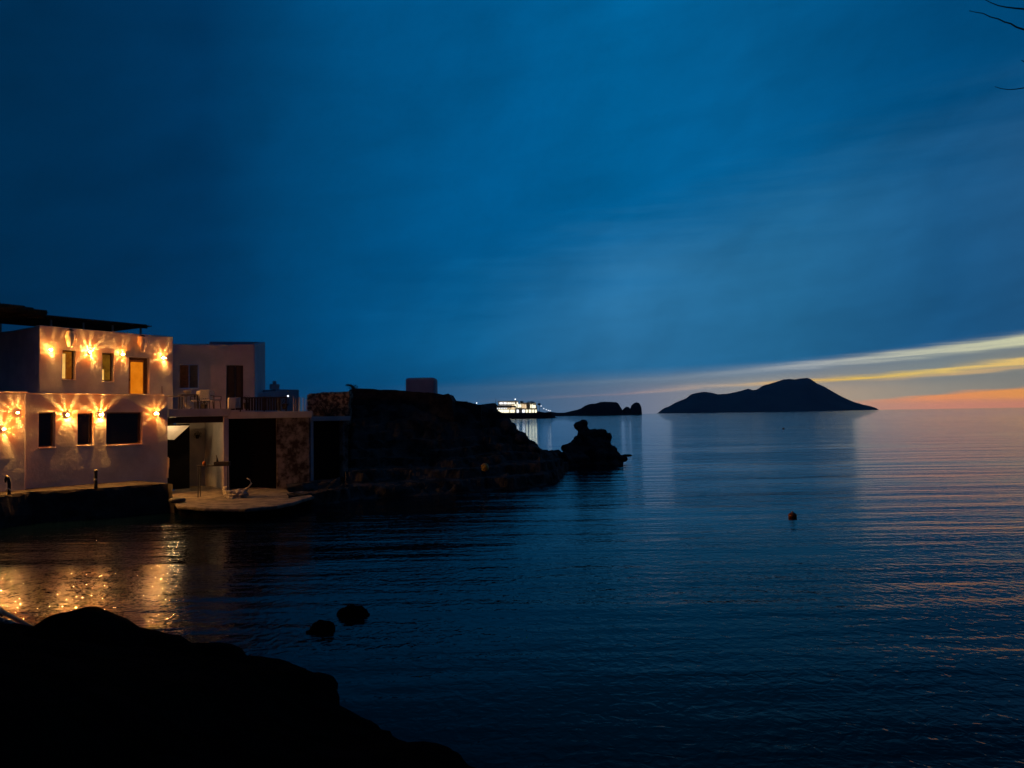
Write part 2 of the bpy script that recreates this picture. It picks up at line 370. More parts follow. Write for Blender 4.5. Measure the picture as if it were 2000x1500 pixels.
for r_ in rings[1:]: vs += [(r_*math.cos(2*math.pi*q/SG), r_*math.sin(2*math.pi*q/SG), 0) for q in range(SG)]
for q in range(SG): fs.append((0, 1+q, 1+(q+1) % SG))
for i in range(len(rings)-2): fs += [(1+i*SG+q, 1+i*SG+(q+1) % SG, 1+(i+1)*SG+(q+1) % SG, 1+(i+1)*SG+q) for q in range(SG)]
mb.add(vs, fs)
tag(mb.build('sea', sm, loc=(0,0,0)), 'calm dark blue sea with long low ripples at dusk', kind='structure')

# ------------------------------------------------------------------ land far away
def ridge(name, D, tab, base_py, halfd, m, label, step=3, rough=.12, rows=22, nfreq=None):
    # a hill range: crest heights from the skyline, falling away towards and away from the viewer
    mb = MB(); x0, x1 = tab[0][0], tab[-1][0]; n = int((x1-x0)/step)+1; V = []; Fc = []
    nf = nfreq or 6/halfd
    for i in range(n+1):
        px = x0 + (x1-x0)*i/n; py = lerp(tab, px); top = P(px, py, D); hz = max(top.z, 0)
        for j in range(rows+1):
            q = -1 + 2*j/rows; Y = D + q*halfd
            f_ = (1-abs(q)**1.25); 
            X = top.x*(1 + .0*q)
            z = hz*f_
            if abs(q) > .06: z += hz*rough*noise.fractal(Vector((X*nf, Y*nf, 3.3)), 1, 2, 5)*(1-abs(q))*min(1, abs(q)*5) - hz*.02
            if j in (0, rows): z = -hz*.05-1
            V.append((X*Y/D, Y, z))
    for i in range(n):
        for j in range(rows): a = i*(rows+1)+j; Fc.append((a, a+rows+1, a+rows+2, a+1))
    mb.add(V, Fc); o = mb.build(name, m, smooth=True); tag(o, label, kind='structure'); return o
ridge('island', 12000, [(1283,808.5),(1290,802),(1297,797),(1306,794),(1318,787),(1327,783),(1340,778),(1350,770),(1362,767),(1376,765),(1390,767),(1402,770),(1420,769),(1435,766),(1448,763),(1455,761),(1462,759),(1470,762),(1478,761),(1490,753),(1505,749),(1515,746),(1530,741),(1542,740),(1552,741),(1565,739),(1577,738),(1583,740),(1596,749),(1610,755),(1625,764),(1645,775),(1665,784),(1685,790),(1703,794),(1712,797),(1716,801)], 805, 1600, hillm, 'dark mountainous island with a pointed peak on the horizon')
ridge('headland', 2200, [(1040,810),(1060,806),(1075,804),(1088,806),(1102,806),(1115,803),(1128,800),(1136,797),(1143,792),(1152,789),(1163,788),(1173,785),(1182,784.5),(1195,785),(1204,785.5),(1208,788),(1212,795),(1216,801),(1219,797),(1223,794.5),(1228,795),(1231,798),(1233,792),(1238,787.5),(1243,785.5),(1248,787),(1251,791),(1253,797),(1254,809)], 808, 60, headm, 'low dark headland ending in a flat topped bluff and two rounded rocks', step=1)

# ------------------------------------------------------------------ near shore (where the photographer stands)
WL = [(-40,32),(-26,28),(-18.5,24.5),(-13,19),(-10.7,15.6),(-8.7,13.6),(-6.5,13.0),(-5.1,12.3),(-3.9,11.8),(-2.95,11.1),(-2.35,9.8),(-1.5,8.8),(-.7,8.3),(-.2,7.8),(.6,6.9),(2,6.3),(4,5.6),(8,4.6),(20,3)]
def shore_h(x, y):
    e = lerp(WL, x) - y
    z = (e*.30 if e < 2 else .6 + (e-2)*.30) if e > 0 else e*.35
    z = min(z, 2.05 + .1*noise.noise(Vector((x*.3, y*.3, 0))))
    n_ = noise.fractal(Vector((x*.9, y*.9, 1.3)), 1, 2, 5)*.13 + noise.noise(Vector((x*4, y*4, 0)))*.035
    return max(z + n_*(1 if e > -1 else .5), -1.5)
mb = MB(); V = []; Fc = []; nx, ny = 260, 150
for i in range(nx+1):
    for j in range(ny+1):
        x = -26 + 38*i/nx; y = -4 + 30*(j/ny); V.append((x, y, shore_h(x, y)))
for i in range(nx):
    for j in range(ny): a = i*(ny+1)+j; Fc.append((a, a+ny+1, a+ny+2, a+1))
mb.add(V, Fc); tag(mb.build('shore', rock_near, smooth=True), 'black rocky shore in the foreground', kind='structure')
def boulder(px, py, D, r, label, m=rock_near, seed=1, zc=None, sub=4, amp=.28, name='boulder', group=None):
    c = P(px, py, D); c.z = c.z - r[2] if zc is None else zc
    o = MB().blob(c, r, sub, amp, 1.6, seed).build(name, m, smooth=True)
    return tag(o, label, 'boulder' if name == 'boulder' else 'rock', group)
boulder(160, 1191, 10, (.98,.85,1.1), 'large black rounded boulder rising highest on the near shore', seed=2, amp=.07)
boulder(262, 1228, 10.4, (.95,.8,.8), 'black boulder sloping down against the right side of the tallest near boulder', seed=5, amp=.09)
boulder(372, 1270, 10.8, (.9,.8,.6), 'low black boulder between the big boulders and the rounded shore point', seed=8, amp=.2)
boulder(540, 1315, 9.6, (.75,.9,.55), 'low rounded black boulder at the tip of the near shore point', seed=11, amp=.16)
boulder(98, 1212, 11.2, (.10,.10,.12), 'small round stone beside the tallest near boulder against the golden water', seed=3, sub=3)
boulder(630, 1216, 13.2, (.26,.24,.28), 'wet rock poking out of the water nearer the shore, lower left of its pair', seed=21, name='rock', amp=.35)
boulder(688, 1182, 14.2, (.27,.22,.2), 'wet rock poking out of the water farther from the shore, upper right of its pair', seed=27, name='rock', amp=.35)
o = MB().tube([P(-25,1178,12.2), P(15,1200,12), P(62,1224,11.8)], [.035,.035,.02], 7).build('driftwood_stick', wood_lt, smooth=True)
tag(o, 'long pale stick lying across dark stones at the left shore edge', 'stick')
rng = random.Random(4)
st = MB()
for i in range(260):
    x = rng.uniform(-13.5,-8.3); y = lerp(WL, x) - rng.uniform(-.2, 3.4); r_ = rng.uniform(.04,.15)
    st.blob((x, y, shore_h(x, y)+r_*.3), (r_, r_*rng.uniform(.7,1.2), r_*.7), 1, .2, 1.5, i)
peb = mat('wet_pebble', (.03,.028,.025), .22, (.015,.014,.013), 3, 4, spec=.5)
tag(st.build('pebbles', peb, smooth=True), 'wet dark stones covering the near left shore', kind='stuff')

# ------------------------------------------------------------------ the white house
LW = Wall(P(50,955,29), P(327,938,33.3)); LZ0, LZ1 = 1.15, 4.72
UW = Wall(P(76,768,33.5), P(338,768,38.9)); UZ0, UZ1 = 4.0, 7.88
wc = P(50, 957, 28.62); ww = Wall(wc - LW.d*4.5, wc)      # wing, parallel to the lower front, standing a little forward
house = empty('white_house', (LW.p.x, LW.p.y, LZ0))
tag(house, 'white two storey house with lit wall lamps standing on the waterfront quay', 'house')
lw1 = LW.rect(76, 805, 107, 873); lw2 = LW.rect(152, 807, 182, 869); lw3 = LW.rect(208, 805, 278, 867)
mb = MB(); LW.holes(mb, -.8, LW.len, LZ0-.3, LZ1, [lw1, lw2, lw3], .38)
mb.build('wall', plaster, house, bevel=.045, smooth=False)
mb = MB(); ww.holes(mb, 0, 4.5, LZ0-.3, LZ1+.03, [], .9); mb.build('wall', plaster, house, bevel=.06)
uw1 = UW.rect(122, 683, 147, 742); uw2 = UW.rect(200, 689, 222, 745); ud = UW.rect(252, 697, 291, 790)
ud = (ud[0], ud[1], 4.5, ud[3])
mb = MB(); UW.holes(mb, 0, UW.len, UZ0, UZ1, [uw1, uw2, ud], .38); mb.build('wall', plaster, house, bevel=.05)
# side and back walls
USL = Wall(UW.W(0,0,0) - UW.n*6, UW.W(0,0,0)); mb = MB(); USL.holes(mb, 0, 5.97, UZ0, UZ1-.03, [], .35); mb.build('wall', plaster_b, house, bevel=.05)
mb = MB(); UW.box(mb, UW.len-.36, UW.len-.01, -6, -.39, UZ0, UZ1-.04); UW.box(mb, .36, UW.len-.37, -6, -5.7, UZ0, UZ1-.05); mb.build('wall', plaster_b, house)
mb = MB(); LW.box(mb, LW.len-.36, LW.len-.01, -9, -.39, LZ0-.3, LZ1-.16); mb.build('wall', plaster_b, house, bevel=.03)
mb = MB(); UW.box(mb, .37, UW.len-.38, -5.65, -.4, 7.35, 7.5); mb.build('roof', plaster_b, house)
mb = MB(); LW.box(mb, -5.5, LW.len-.37, -6, -.39, 4.3, 4.5); mb.build('terrace_floor', concrete, house)
mb = MB(); LW.box(mb, .3, LW.len-.4, -3.2, -3.1, LZ0, 4.28); mb.build('inner_wall', plaster_b, house)
mb = MB(); UW.box(mb, .4, UW.len-.4, -3.1, -3.0, 4.5, 7.3); mb.build('inner_wall', plaster_b, house)
def window(W_, r, depth, fm, pm, vbar=False, parent=house):
    a, b_, z0, z1 = r; f = .055
    mb = MB()
    W_.box(mb, a+.004, a+f, -depth-.05, -depth, z0+.004, z1-.004); W_.box(mb, b_-f, b_-.004, -depth-.05, -depth, z0+.004, z1-.004)
    W_.box(mb, a+f, b_-f, -depth-.05, -depth, z0+.004, z0+f); W_.box(mb, a+f, b_-f, -depth-.05, -depth, z1-f, z1-.004)
    if vbar: W_.box(mb, (a+b_)/2-.02, (a+b_)/2+.02, -depth-.04, -depth+.004, z0+f, z1-f)
    fr = mb.build('window', fm, parent, bevel=.006)
    mb = MB(); W_.box(mb, a+f, b_-f, -depth-.035, -depth-.022, z0+f, z1-f); mb.build('pane', pm, fr)
    mb = MB(); W_.box(mb, a-.03, b_+.03, -depth+.01, .05, z0-.05, z0+.012); mb.build('sill', plaster, fr, bevel=.02)
    return fr
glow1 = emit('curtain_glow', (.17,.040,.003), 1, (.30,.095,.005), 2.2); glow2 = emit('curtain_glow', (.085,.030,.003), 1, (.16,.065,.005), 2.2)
for r_ in (lw1, lw2): window(LW, r_, .2, frame_b, glass)
window(LW, lw3, .2, frame_b, glass, False)
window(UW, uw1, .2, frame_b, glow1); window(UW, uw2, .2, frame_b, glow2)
# a lit interior curtain edge behind the two upper windows
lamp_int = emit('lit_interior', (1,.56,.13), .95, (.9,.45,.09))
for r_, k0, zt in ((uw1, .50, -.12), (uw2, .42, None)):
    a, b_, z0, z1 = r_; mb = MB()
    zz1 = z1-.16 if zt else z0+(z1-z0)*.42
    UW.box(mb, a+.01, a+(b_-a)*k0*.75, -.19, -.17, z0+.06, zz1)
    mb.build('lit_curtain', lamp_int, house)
# upper door
a, b_, z0, z1 = ud
mb = MB(); UW.box(mb, a+.004, a+.09, -.24, -.16, z0, z1-.004); UW.box(mb, b_-.16, b_-.004, -.24, -.16, z0, z1-.004); UW.box(mb, a+.09, b_-.16, -.24, -.16, z1-.12, z1-.004)
dr = mb.build('door', frame_b, house, bevel=.01)
mb = MB(); UW.box(mb, a+.095, b_-.165, -.23, -.19, z0+.02, z1-.125)
for q in (.28,): UW.box(mb, a+.2, b_-.27, -.19, -.178, z0+.9, z1-.3); UW.box(mb, a+.2, b_-.27, -.19, -.178, z0+.2, z0+.75)
mb.build('door_leaf_or_shade', wood, dr, bevel=.008)
mb = MB(); UW.box(mb, a+.19, b_-.22, -.186, -.176, z0+.28, z1-.22); mb.build('door_lamplight', emit('door_lamplight', (.62,.150,.004), 1, (.74,.20,.008), 1.6), dr)  # glow set on the wooden door in place of light from the lamp beside it
mb = MB(); UW.box(mb, a+.11, a+.15, -.19, -.12, z0+1.05, z0+1.18); mb.build('handle', mat('brass', (.7,.5,.2), .25, metal=1), dr, bevel=.01)
mb = MB(); UW.box(mb, b_+.005, b_+.16, -.05, .012, z0-.02, z1+.05); UW.box(mb, a-.06, b_+.005, -.05, .010, z1+.005, z1+.09); mb.build('door_surround', plaster, house, bevel=.015)
# threshold lip between the two storeys
mb = MB(); LW.box(mb, -.8, LW.len+.05, -.30, .035, LZ1+.002, LZ1+.045); mb.build('parapet_coping', plaster_b, house, bevel=.015)
mb = MB(); ww.box(mb, 0, 4.53, -.30, .035, LZ1+.032, LZ1+.075); mb.build('parapet_coping', plaster_b, house, bevel=.015)
mb = MB(); LW.box(mb, LW.len-.02, LW.len+.02, .03, .06, LZ0, LZ0+.9); mb.tube([LW.W(LW.len-.05,.06,LZ0+.02), LW.W(LW.len+.02,.07,LZ0+.5), LW.W(LW.len+.03,.07,LZ0+.85)], .02, 6)
mb.build('drain_pipe', frame_w, house)
# small ledge of paving against the base
mb = MB(); q = UW.len-.62; mb.tube([UW.W(q,.015,5.35), UW.W(q+.01,.015,4.75)], .014, 6); mb.build('conduit', frame_b, house)
# ---- wall lamps
lampmetal = mat('lamp_brass', (.35,.22,.10), .5, metal=1)
def wall_lamp(W_, px, py, label, seed, power=1.0, down=True):
    s_, z_ = W_.hit(px, py, .1)
    rr = random.Random(seed); BH = rr.uniform(.022,.032)*(1.15 if W_ is UW else 1); ph = BH + (.026 if W_ is UW else .014); base_ = W_.W(s_, 0.02, z_)
    root = empty('wall_lamp', base_); root.rotation_euler = (0,0,0)
    tag(root, label, 'wall lamp', 'lit wall lamps on the white house')
    n = W_.n; d = W_.d; z = Vector((0,0,1))
    def L(a, r_, h_): return base_ + (d*math.cos(a) + z*math.sin(a))*r_ + n*h_
    mb = MB(); seg = 14
    mb.add([L(2*math.pi*q/seg, .035, h_) for h_ in (.0,.02) for q in range(seg)], [tuple(range(seg-1,-1,-1)), tuple(range(seg,2*seg))] + [(q,(q+1)%seg,seg+(q+1)%seg,seg+q) for q in range(seg)])
    mb.tube([base_+n*.02, base_+n*(BH-.01)], .005, 6)
    mb.build('wall_plate', lampmetal, root)
    bm_ = MB().blob(base_+n*BH, (.0105,.0105,.0105), 2); bo = bm_.build('bulb', bulbm if power == 1 else emit('glowing_bulb', WARM, 105000*power), root, smooth=True)
    # petals: amber glass blades round the bulb; the gaps between them throw rays up and down the wall
    a = R(-32); mb = MB(); shd = MB()
    end = a + 2*math.pi
    if seed in (3,4,6,7):
        for q in range(8):
            a0, a1 = R(-34+q*8.5), R(-34+(q+1)*8.5)
            vs = [L(aa, r_, h_) for h_ in (.002,BH+.10) for aa, r_ in ((a0,.076),(a1,.076),(a1,.080),(a0,.080))]
            shd.add(vs, [(0,3,2,1),(4,5,6,7),(0,1,5,4),(1,2,6,5),(2,3,7,6),(3,0,4,7)])
        shd.build('added_shield', lampmetal, root)  # added shields keeping lamp light off the boathouse and neighbour house
    while a < end - .12:
        deg = math.degrees(a) % 360
        if 20 < deg < 160: wd = rr.uniform(.22,.62); gap = rr.uniform(.08,.17)
        elif 235 < deg < 290: wd = rr.uniform(.1,.2); gap = rr.uniform(.16,.26)
        else: wd = rr.uniform(.5,1.0); gap = rr.uniform(.08,.12)
        wd = min(wd, end-a-.05)
        side = False
        hh = .15 if side else ph
        if side: gap = .0
        na = max(1, int(wd/.1)); va = [a + wd*q/na for q in range(na+1)]
        for a0, a1 in zip(va, va[1:]):
          vs = [L(aa, r_, h_) for h_ in (.002,hh) for aa, r_ in ((a0,.068),(a1,.068),(a1,.072),(a0,.072))]
          mb.add(vs, [(0,3,2,1),(4,5,6,7),(0,1,5,4),(1,2,6,5),(2,3,7,6),(3,0,4,7)])
        a += wd + gap
    mb.build('glass_petals', petal, root)
    return root
wall_lamp(UW, 100, 683, 'lit wall lamp nearest the left corner of the upper storey', 1, 1.0)
wall_lamp(UW, 177, 688, 'lit wall lamp between the two narrow windows of the upper storey', 2, 1.0)
wall_lamp(UW, 240, 692, 'lit wall lamp between the narrow window and the wooden door upstairs', 3, 1.0)
wall_lamp(UW, 320, 699, 'lit wall lamp at the right end of the upper storey past the door', 4, 1.0)
wall_lamp(LW, 133, 810, 'lit wall lamp between the two narrow windows of the ground floor', 5)
wall_lamp(LW, 197, 810, 'lit wall lamp between the narrow and the wide ground floor windows', 6)
wall_lamp(LW, 305, 808, 'lit wall lamp right of the wide ground floor window at the house corner', 7)
wall_lamp(ww, 35, 806, 'higher lit wall lamp on the forward wing of the house', 8)
wall_lamp(ww, 8, 838, 'lower lit wall lamp on the forward wing at the picture edge', 9)
# ---- jugs fixed high on the upper front
def jug(px, py, label):
    s_, z_ = UW.hit(px, py, .15); c = UW.W(s_, .2, z_-.36)
    root = empty('jug', c); tag(root, label, 'jug', 'cream jugs hanging on the upper front of the white house')
    MB().lathe([(.10,0),(.115,.03),(.15,.2),(.195,.42),(.20,.5),(.165,.58),(.16,.64),(.20,.70),(.19,.715)], c, 18).build('jug_body', cream, root, smooth=True)
    MB().lathe([(.165,.716),(.15,.722),(.12,.78),(.05,.80)], c, 16).build('shaded_mouth', clay_dk, root)  # dark cap standing in for the shade inside the jug mouth
    pts = [c + UW.d*x + Vector((0,0,z)) for x, z in ((.17,.64),(.26,.66),(.30,.56),(.28,.42),(.19,.2))]
    MB().tube(pts, .024, 8).build('handle', cream, root, smooth=True)
    MB().tube([c+Vector((0,0,.3))-UW.n*.02, c+Vector((0,0,.3))-UW.n*.21], .02, 6).build('bracket', metal, root)
jug(136, 662, 'cream jug with dark mouth fixed above the left narrow window')
jug(276, 672, 'cream jug with dark mouth fixed above the wooden door')
# ---- pergola
pg = empty('pergola', UW.W(0,-.5,7.4)); tag(pg, 'dark reed covered pergola on the roof of the white house', 'pergola')
sE = UW.hit(285, 636, -.5)[0]
for px in (100, 163, 220, 275):
    s_ = UW.hit(px, 625, -.5)[0]; mb = MB(); UW.box(mb, s_-.035, s_+.035, -.54, -.47, 7.4, 8.3); mb.build('post', wood_lt, pg)
for s_ in (-2.4, -1.7):
    mb = MB(); q = UW.W(0.4, -5.2+(-s_), 0); USL.box(mb, 3.2+s_*1.1, 3.28+s_*1.1, -.5, -.42, 7.4, 8.6); mb.build('post', wood_lt, pg)
rr = random.Random(3)
mb = MB(); UW.box(mb, -.3, sE+.05, -.55, -.45, 8.24, 8.32); UW.box(mb, -.3, sE+.05, -3.6, -3.5, 8.24, 8.32)
mb.build('beam', wood_dk, pg)
mb = MB()
s_ = -.6
while s_ < sE+.1:
    h_ = 8.33 + rr.uniform(-.01,.02); UW.box(mb, s_, s_+.05, -3.9+rr.uniform(-.1,.1), -.28+rr.uniform(-.12,.12), h_, h_+rr.uniform(.02,.05)); s_ += .048
for q in range(9): UW.box(mb, -.5, sE, -.45-q*.4, -.41-q*.4, 8.385, 8.42+rr.uniform(0,.03))
mb.build('reed_canopy', reed, pg)
mb = MB(); rr = random.Random(6)
for q in range(140):
    a_ = rr.uniform(-3.6,-.05); b_2 = rr.uniform(-5.5,-.2); 
    UW.box(mb, a_, a_+rr.uniform(.6,1.2), b_2-.03, b_2+.03, 8.34+rr.uniform(0,.36), 8.42+rr.uniform(0,.36))
UW.box(mb, -4.5, -.0, -5.4, -.35, 8.45, 8.60)
mb.build('reed_pile', reed, pg)

# ------------------------------------------------------------------ quay and jetty
edge_px = [(-170,985),(-60,974),(0,967),(60,960),(120,957),(200,952.5),(260,948),(327,944),(338,945)]
front = [Pz(px, py, LZ0-.02) for px, py in edge_px]
poly = [(p.x + .05*noise.noise(p*1.3), p.y + .08*noise.noise(p*2)) for p in front]
top = []
for i, (x, y) in enumerate(poly): top.append((x, y))
V = []; Fc = []; rows = [(0, -3.0, 0), (0, 0, 0)]
mb = MB(); n = 90
def at_(a, q):
    f_ = q*(len(a)-1); i = min(int(f_), len(a)-2); f_ -= i; return Vector((a[i][0]*(1-f_)+a[i+1][0]*f_, a[i][1]*(1-f_)+a[i+1][1]*f_, 0))
prof = [(-7.5, LZ0-.02), (-3, LZ0-.02), (-1.2, LZ0-.02), (-.5, LZ0-.015), (0, LZ0-.03), (.05, LZ0-.12), (.07, .7), (.10,.35),(.12,.1),(.14,-.3),(.2,-1.2)]
for i in range(n+1):
    c = at_(poly, i/n)
    for j, (o_, z_) in enumerate(prof):
        q = c + LW.n*o_; k_ = .10 if j > 4 else .012
        q += LW.n*noise.fractal(Vector((q.x*1.3, q.y*1.3, z_*2)), 1, 2, 4)*k_; V.append((q.x, q.y, z_ + noise.noise(Vector((q.x*2.5, q.y*2.5, z_)))*k_))
m_ = len(prof)
for i in range(n):
    for j in range(m_-1): a = i*m_+j; Fc.append((a, a+m_, a+m_+1, a+1))
mb.add(V, Fc)
qy = mb.build('quay', concrete_dk, smooth=False); tag(qy, 'dark stone quay in front of the white house', kind='structure')
# pale paving strip on the quay
def bent_post(px, D_, label, bend):
    b0 = Pz(px, D_, LZ0-.03); root = empty('mooring_post', b0); tag(root, label, 'mooring post', 'mooring posts along the quay edge')
    if bend:
        pts = [b0, b0+Vector((0,0,.35)), b0+Vector((-.03,0,.58)), b0+Vector((-.09,0,.64)), b0+Vector((-.13,0,.52)), b0+Vector((-.13,0,.42))]
        MB().tube(pts, [.06,.055,.055,.05,.045,.03], 8).build('post', metal, root, smooth=True)
        MB().tube([b0+Vector((-.12,0,.12)), b0+Vector((.0,-.05,.22)), b0+Vector((.09,0,.1))], .03, 6).build('rope_tie', rope_w, root)
    else:
        MB().lathe([(.065,0),(.06,.1),(.058,.6),(.07,.62),(.068,.68),(.03,.7)], b0, 10).build('post', metal, root, smooth=True)
        MB().lathe([(.07,.3),(.075,.33),(.07,.36)], b0, 10).build('rope_tie', rope_w, root)
bent_post(18, 966, 'bent dark mooring post with hooked top on the quay', True)
bent_post(187, 953.5, 'straight dark mooring post on the quay below the narrow window', False)

JZ = .45
jp = [(346,988),(400,992),(480,994),(540,988),(575,981),(612,969),(598,960),(560,955),(445,948),(345,950),(330,965)]
jl = [Pz(px, py, JZ) for px, py in jp]
mb = MB(); ring = []
for i in range(len(jl)):
    a, c = jl[i], jl[(i+1) % len(jl)]
    for q in range(5): p_ = a.lerp(c, q/5); ring.append((p_.x+.06*noise.noise(p_*2), p_.y+.08*noise.noise(p_*1.7+Vector((4,0,0)))))
if sum(a[0]*b_[1]-b_[0]*a[1] for a, b_ in zip(ring, ring[1:]+ring[:1])) < 0: ring = ring[::-1]
mb.prism(ring, JZ-.13, JZ)
cc = (sum(p[0] for p in ring)/len(ring), sum(p[1] for p in ring)/len(ring))
ring2 = [(cc[0]+(p[0]-cc[0])*.95+.1*noise.noise(Vector((p[0]*2,p[1]*2,0))), cc[1]+(p[1]-cc[1])*.94) for p in ring]
tag(mb.build('jetty', concrete, bevel=.05), 'low pale concrete landing at the mouth of the boathouse', kind='structure')
mb = MB(); mb.prism(ring2, -.5, JZ-.132); tag(mb.build('jetty_base', rock_near, bevel=.05), 'black rock footing under the concrete landing', kind='structure')

# ------------------------------------------------------------------ boathouses and terrace
TA = Wall(P(327,800,33.45), P(446,800,34.9)); TB = Wall(P(446,800,34.9), P(606,800,36.1)); TC = Wall(P(606,800,36.2), P(676,800,37.6))
bh = empty('boathouse', (TA.p.x, TA.p.y, JZ)); tag(bh, 'white boathouse with open mouth carrying the roof terrace beside the house', 'boathouse')
mb = MB(); TA.box(mb, .02, TA.len+.1, -10, .12, 3.78, 4.12); mb.build('terrace_slab', plaster_b, bh, bevel=.03)
mb = MB(); TA.box(mb, .04, TA.len-.22, -.45, -.1, 3.50, 3.777); mb.build('lintel', wood_dk, bh)
mb = MB(); TA.box(mb, TA.len-.21, TA.len+.02, -.3, .0, JZ-.1, 3.777); mb.build('post', plaster_b, bh, bevel=.02)
mb = MB(); TA.box(mb, 1.15, TA.len+.3, -4.2, -4.0, JZ-.1, 3.777); mb.build('back_wall', plaster_b, bh)
mb = MB(); TA.box(mb, TA.len-.12, TA.len+.02, -4.0, -.31, JZ-.1, 3.777); mb.build('side_wall', plaster_b, bh)
mb = MB(); TA.box(mb, -.6, 1.0, -4.2, -4.0, JZ-.1, 3.777); mb.build('back_wall', concrete_dk, bh)
# white triangular stair side under the slab corner, lit by the added lamp
p1 = TA.hit(327,832,-1.5); p2 = TA.hit(371,831,-1.5); p3 = TA.hit(340,859,-1.5); p4 = TA.hit(327,856,-1.5)
mb = MB(); V = []
pts = [(p4[0]-.35, p4[1]-.02), (p3[0], p3[1]), (p2[0], p2[1]), (p1[0]-.35, p1[1])]
mb.add([TA.W(a, n_, z) for n_ in (-1.5,-1.56) for a, z in pts], [(0,1,2,3),(7,6,5,4)]+[(i,(i+1)%4,4+(i+1)%4,4+i) for i in range(4)])
mb.build('stair_side', plaster, bh)
# added fill lamp, out of view behind the lintel, brightening the stair side
def hidden_lamp():
    c = TA.W(.34, -.95, 3.61); root = empty('added_fill_lamp', c); tag(root, 'added unseen fill bulb behind the lintel under the boathouse slab', 'lamp')
    MB().lathe([(.05,.13),(.05,.15)], c, 10).build('lamp_base', metal, root)
    MB().blob(c, (.04,.04,.04), 2).build('bulb', emit('fill_bulb', (1,.64,.30), 620), root, smooth=True)
hidden_lamp()
mb = MB(); TA.box(mb, -.5, p2[0]+.12, -2.2, -2.15, JZ, 3.45); mb.build('door_leaf_or_shade', shade_black, bh)  # black panel in place of the dark opening below the stair side
bh2 = empty('boathouse', (TB.p.x, TB.p.y, JZ)); tag(bh2, 'dark boathouse opening under the terrace beside the peeling wall', 'boathouse')
mw0 = TB.hit(540, 850)[0]
mb = MB(); TB.box(mb, .0, TB.len+.1, -9, .1, 3.66, 3.97); mb.build('terrace_slab', plaster_b, bh2, bevel=.03)
mb = MB(); TB.holes(mb, mw0, TB.len-.02, JZ-.2, 3.655, [], .4); mb.build('peeling_wall', mottled, bh2, bevel=.04)
mb = MB(); TB.box(mb, .05, mw0, -3.2, -3.0, JZ-.2, 3.655); mb.build('back_wall', concrete_dk, bh2)
mb = MB(); TB.box(mb, -.1, mw0+.5, -.66, -.56, JZ-.1, 3.66)
mb.build('door_leaf_or_shade', shade_black, bh2)  # black sheet closing the mouth, painted as its deep shade
bh3 = empty('boathouse', (TC.p.x, TC.p.y, JZ)); tag(bh3, 'far boathouse with grey lintel at the foot of the rocks', 'boathouse')
mb = MB(); TC.box(mb, -.05, TC.len+.2, -6.5, .1, 3.48, 3.70); mb.build('lintel', plaster_b, bh3, bevel=.03)
mb = MB(); TC.box(mb, .0, .16, -.5, .02, .2, 3.477); mb.build('post', plaster_b, bh3, bevel=.02)
mb = MB(); TC.box(mb, TC.len-.2, TC.len+.1, -.5, .0, .2, 3.477); mb.build('post', mottled, bh3, bevel=.03)
mb = MB(); TC.box(mb, .16, TC.len-.2, -.45, -.3, .2, 3.477); mb.build('door_leaf_or_shade', shade_black, bh3)  # black sheet standing in for the dark interior
mb = MB(); TC.box(mb, -2.0, TC.len+2, .25, -2, -.5, .3); 
tag(mb.build('slipway', concrete_dk, bevel=.04), 'dark slipway below the far boathouse', kind='structure')

# ---- terrace furniture
FZ = 4.12
def on(px, Y, z=FZ): q = P(px, 800, Y); return Vector((q.x, q.y, z))
def table(c, sx, sy, h_, m_top, m_leg, label, rz=0, leg=.03):
    root = empty('table', (0,0,0)); tag(root, label, 'table')
    MB().box((0,0,h_-.02), (sx, sy, .04)).build('tabletop', m_top, root, bevel=.008)
    for x in (-1,1):
        for y in (-1,1): MB().tube([(x*(sx/2-.06), y*(sy/2-.06), h_-.04), (x*(sx/2-.04), y*(sy/2-.04), 0)], leg, 6).build('leg', m_leg, root)
    root.location = c; root.rotation_euler = (0,0,rz); return root
def chair(c, rz, label, m_):
    root = empty('chair', (0,0,0)); tag(root, label, 'chair', 'cream chairs on the roof terrace')
    MB().box((0,0,.44), (.46,.44,.07)).build('seat', m_, root, bevel=.03)
    mb = MB(); mb.box((0,.22,.70), (.5,.06,.40)); mb.build('backrest', m_, root, bevel=.03)
    for x in (-1,1):
        for y in (-1,1): MB().tube([(x*.19, y*.18, .42), (x*.22, y*.21, 0)], .018, 6).build('leg', wood_dk, root)
    for x in (-1,1): MB().tube([(x*.24,-.2,.42),(x*.25,-.2,.62),(x*.25,.22,.64)], .016, 6).build('armrest', wood_dk, root)
    root.location = c; root.rotation_euler = (0,0,rz); return root
rzT = TA.ang
table(on(342, 34.3), .95, .6, .60, wood_lt, wood_lt, 'long pale table on the terrace against the house corner', rzT, .025)
chair(on(404, 35.6), rzT+2.5, 'cream chair on the terrace in front of the shuttered window', fabric)
chair(on(418, 36.6), rzT+.6, 'cream chair turned away behind the first terrace chair', fabric)
chair(on(386, 36.6), rzT-.9, 'cream chair on the terrace behind the small round cushion', fabric)
table(on(368, 36.4), .8, .7, .72, wood_dk, wood_dk, 'dark square table on the terrace below the shuttered window', rzT, .03)
q = on(366, 36.3, FZ+.74); o = MB().lathe([(.05,0),(.10,.03),(.19,.14),(.20,.15)], q, 16).build('bowl', fabric, smooth=True); tag(o, 'cream bowl on the dark square terrace table', 'bowl')
q = on(369, 34.6, FZ); o = MB().blob(q+Vector((0,0,.2)), (.17,.17,.15), 3, .1).build('cushion', fabric, smooth=True); tag(o, 'small round cream cushion on the terrace edge', 'cushion')
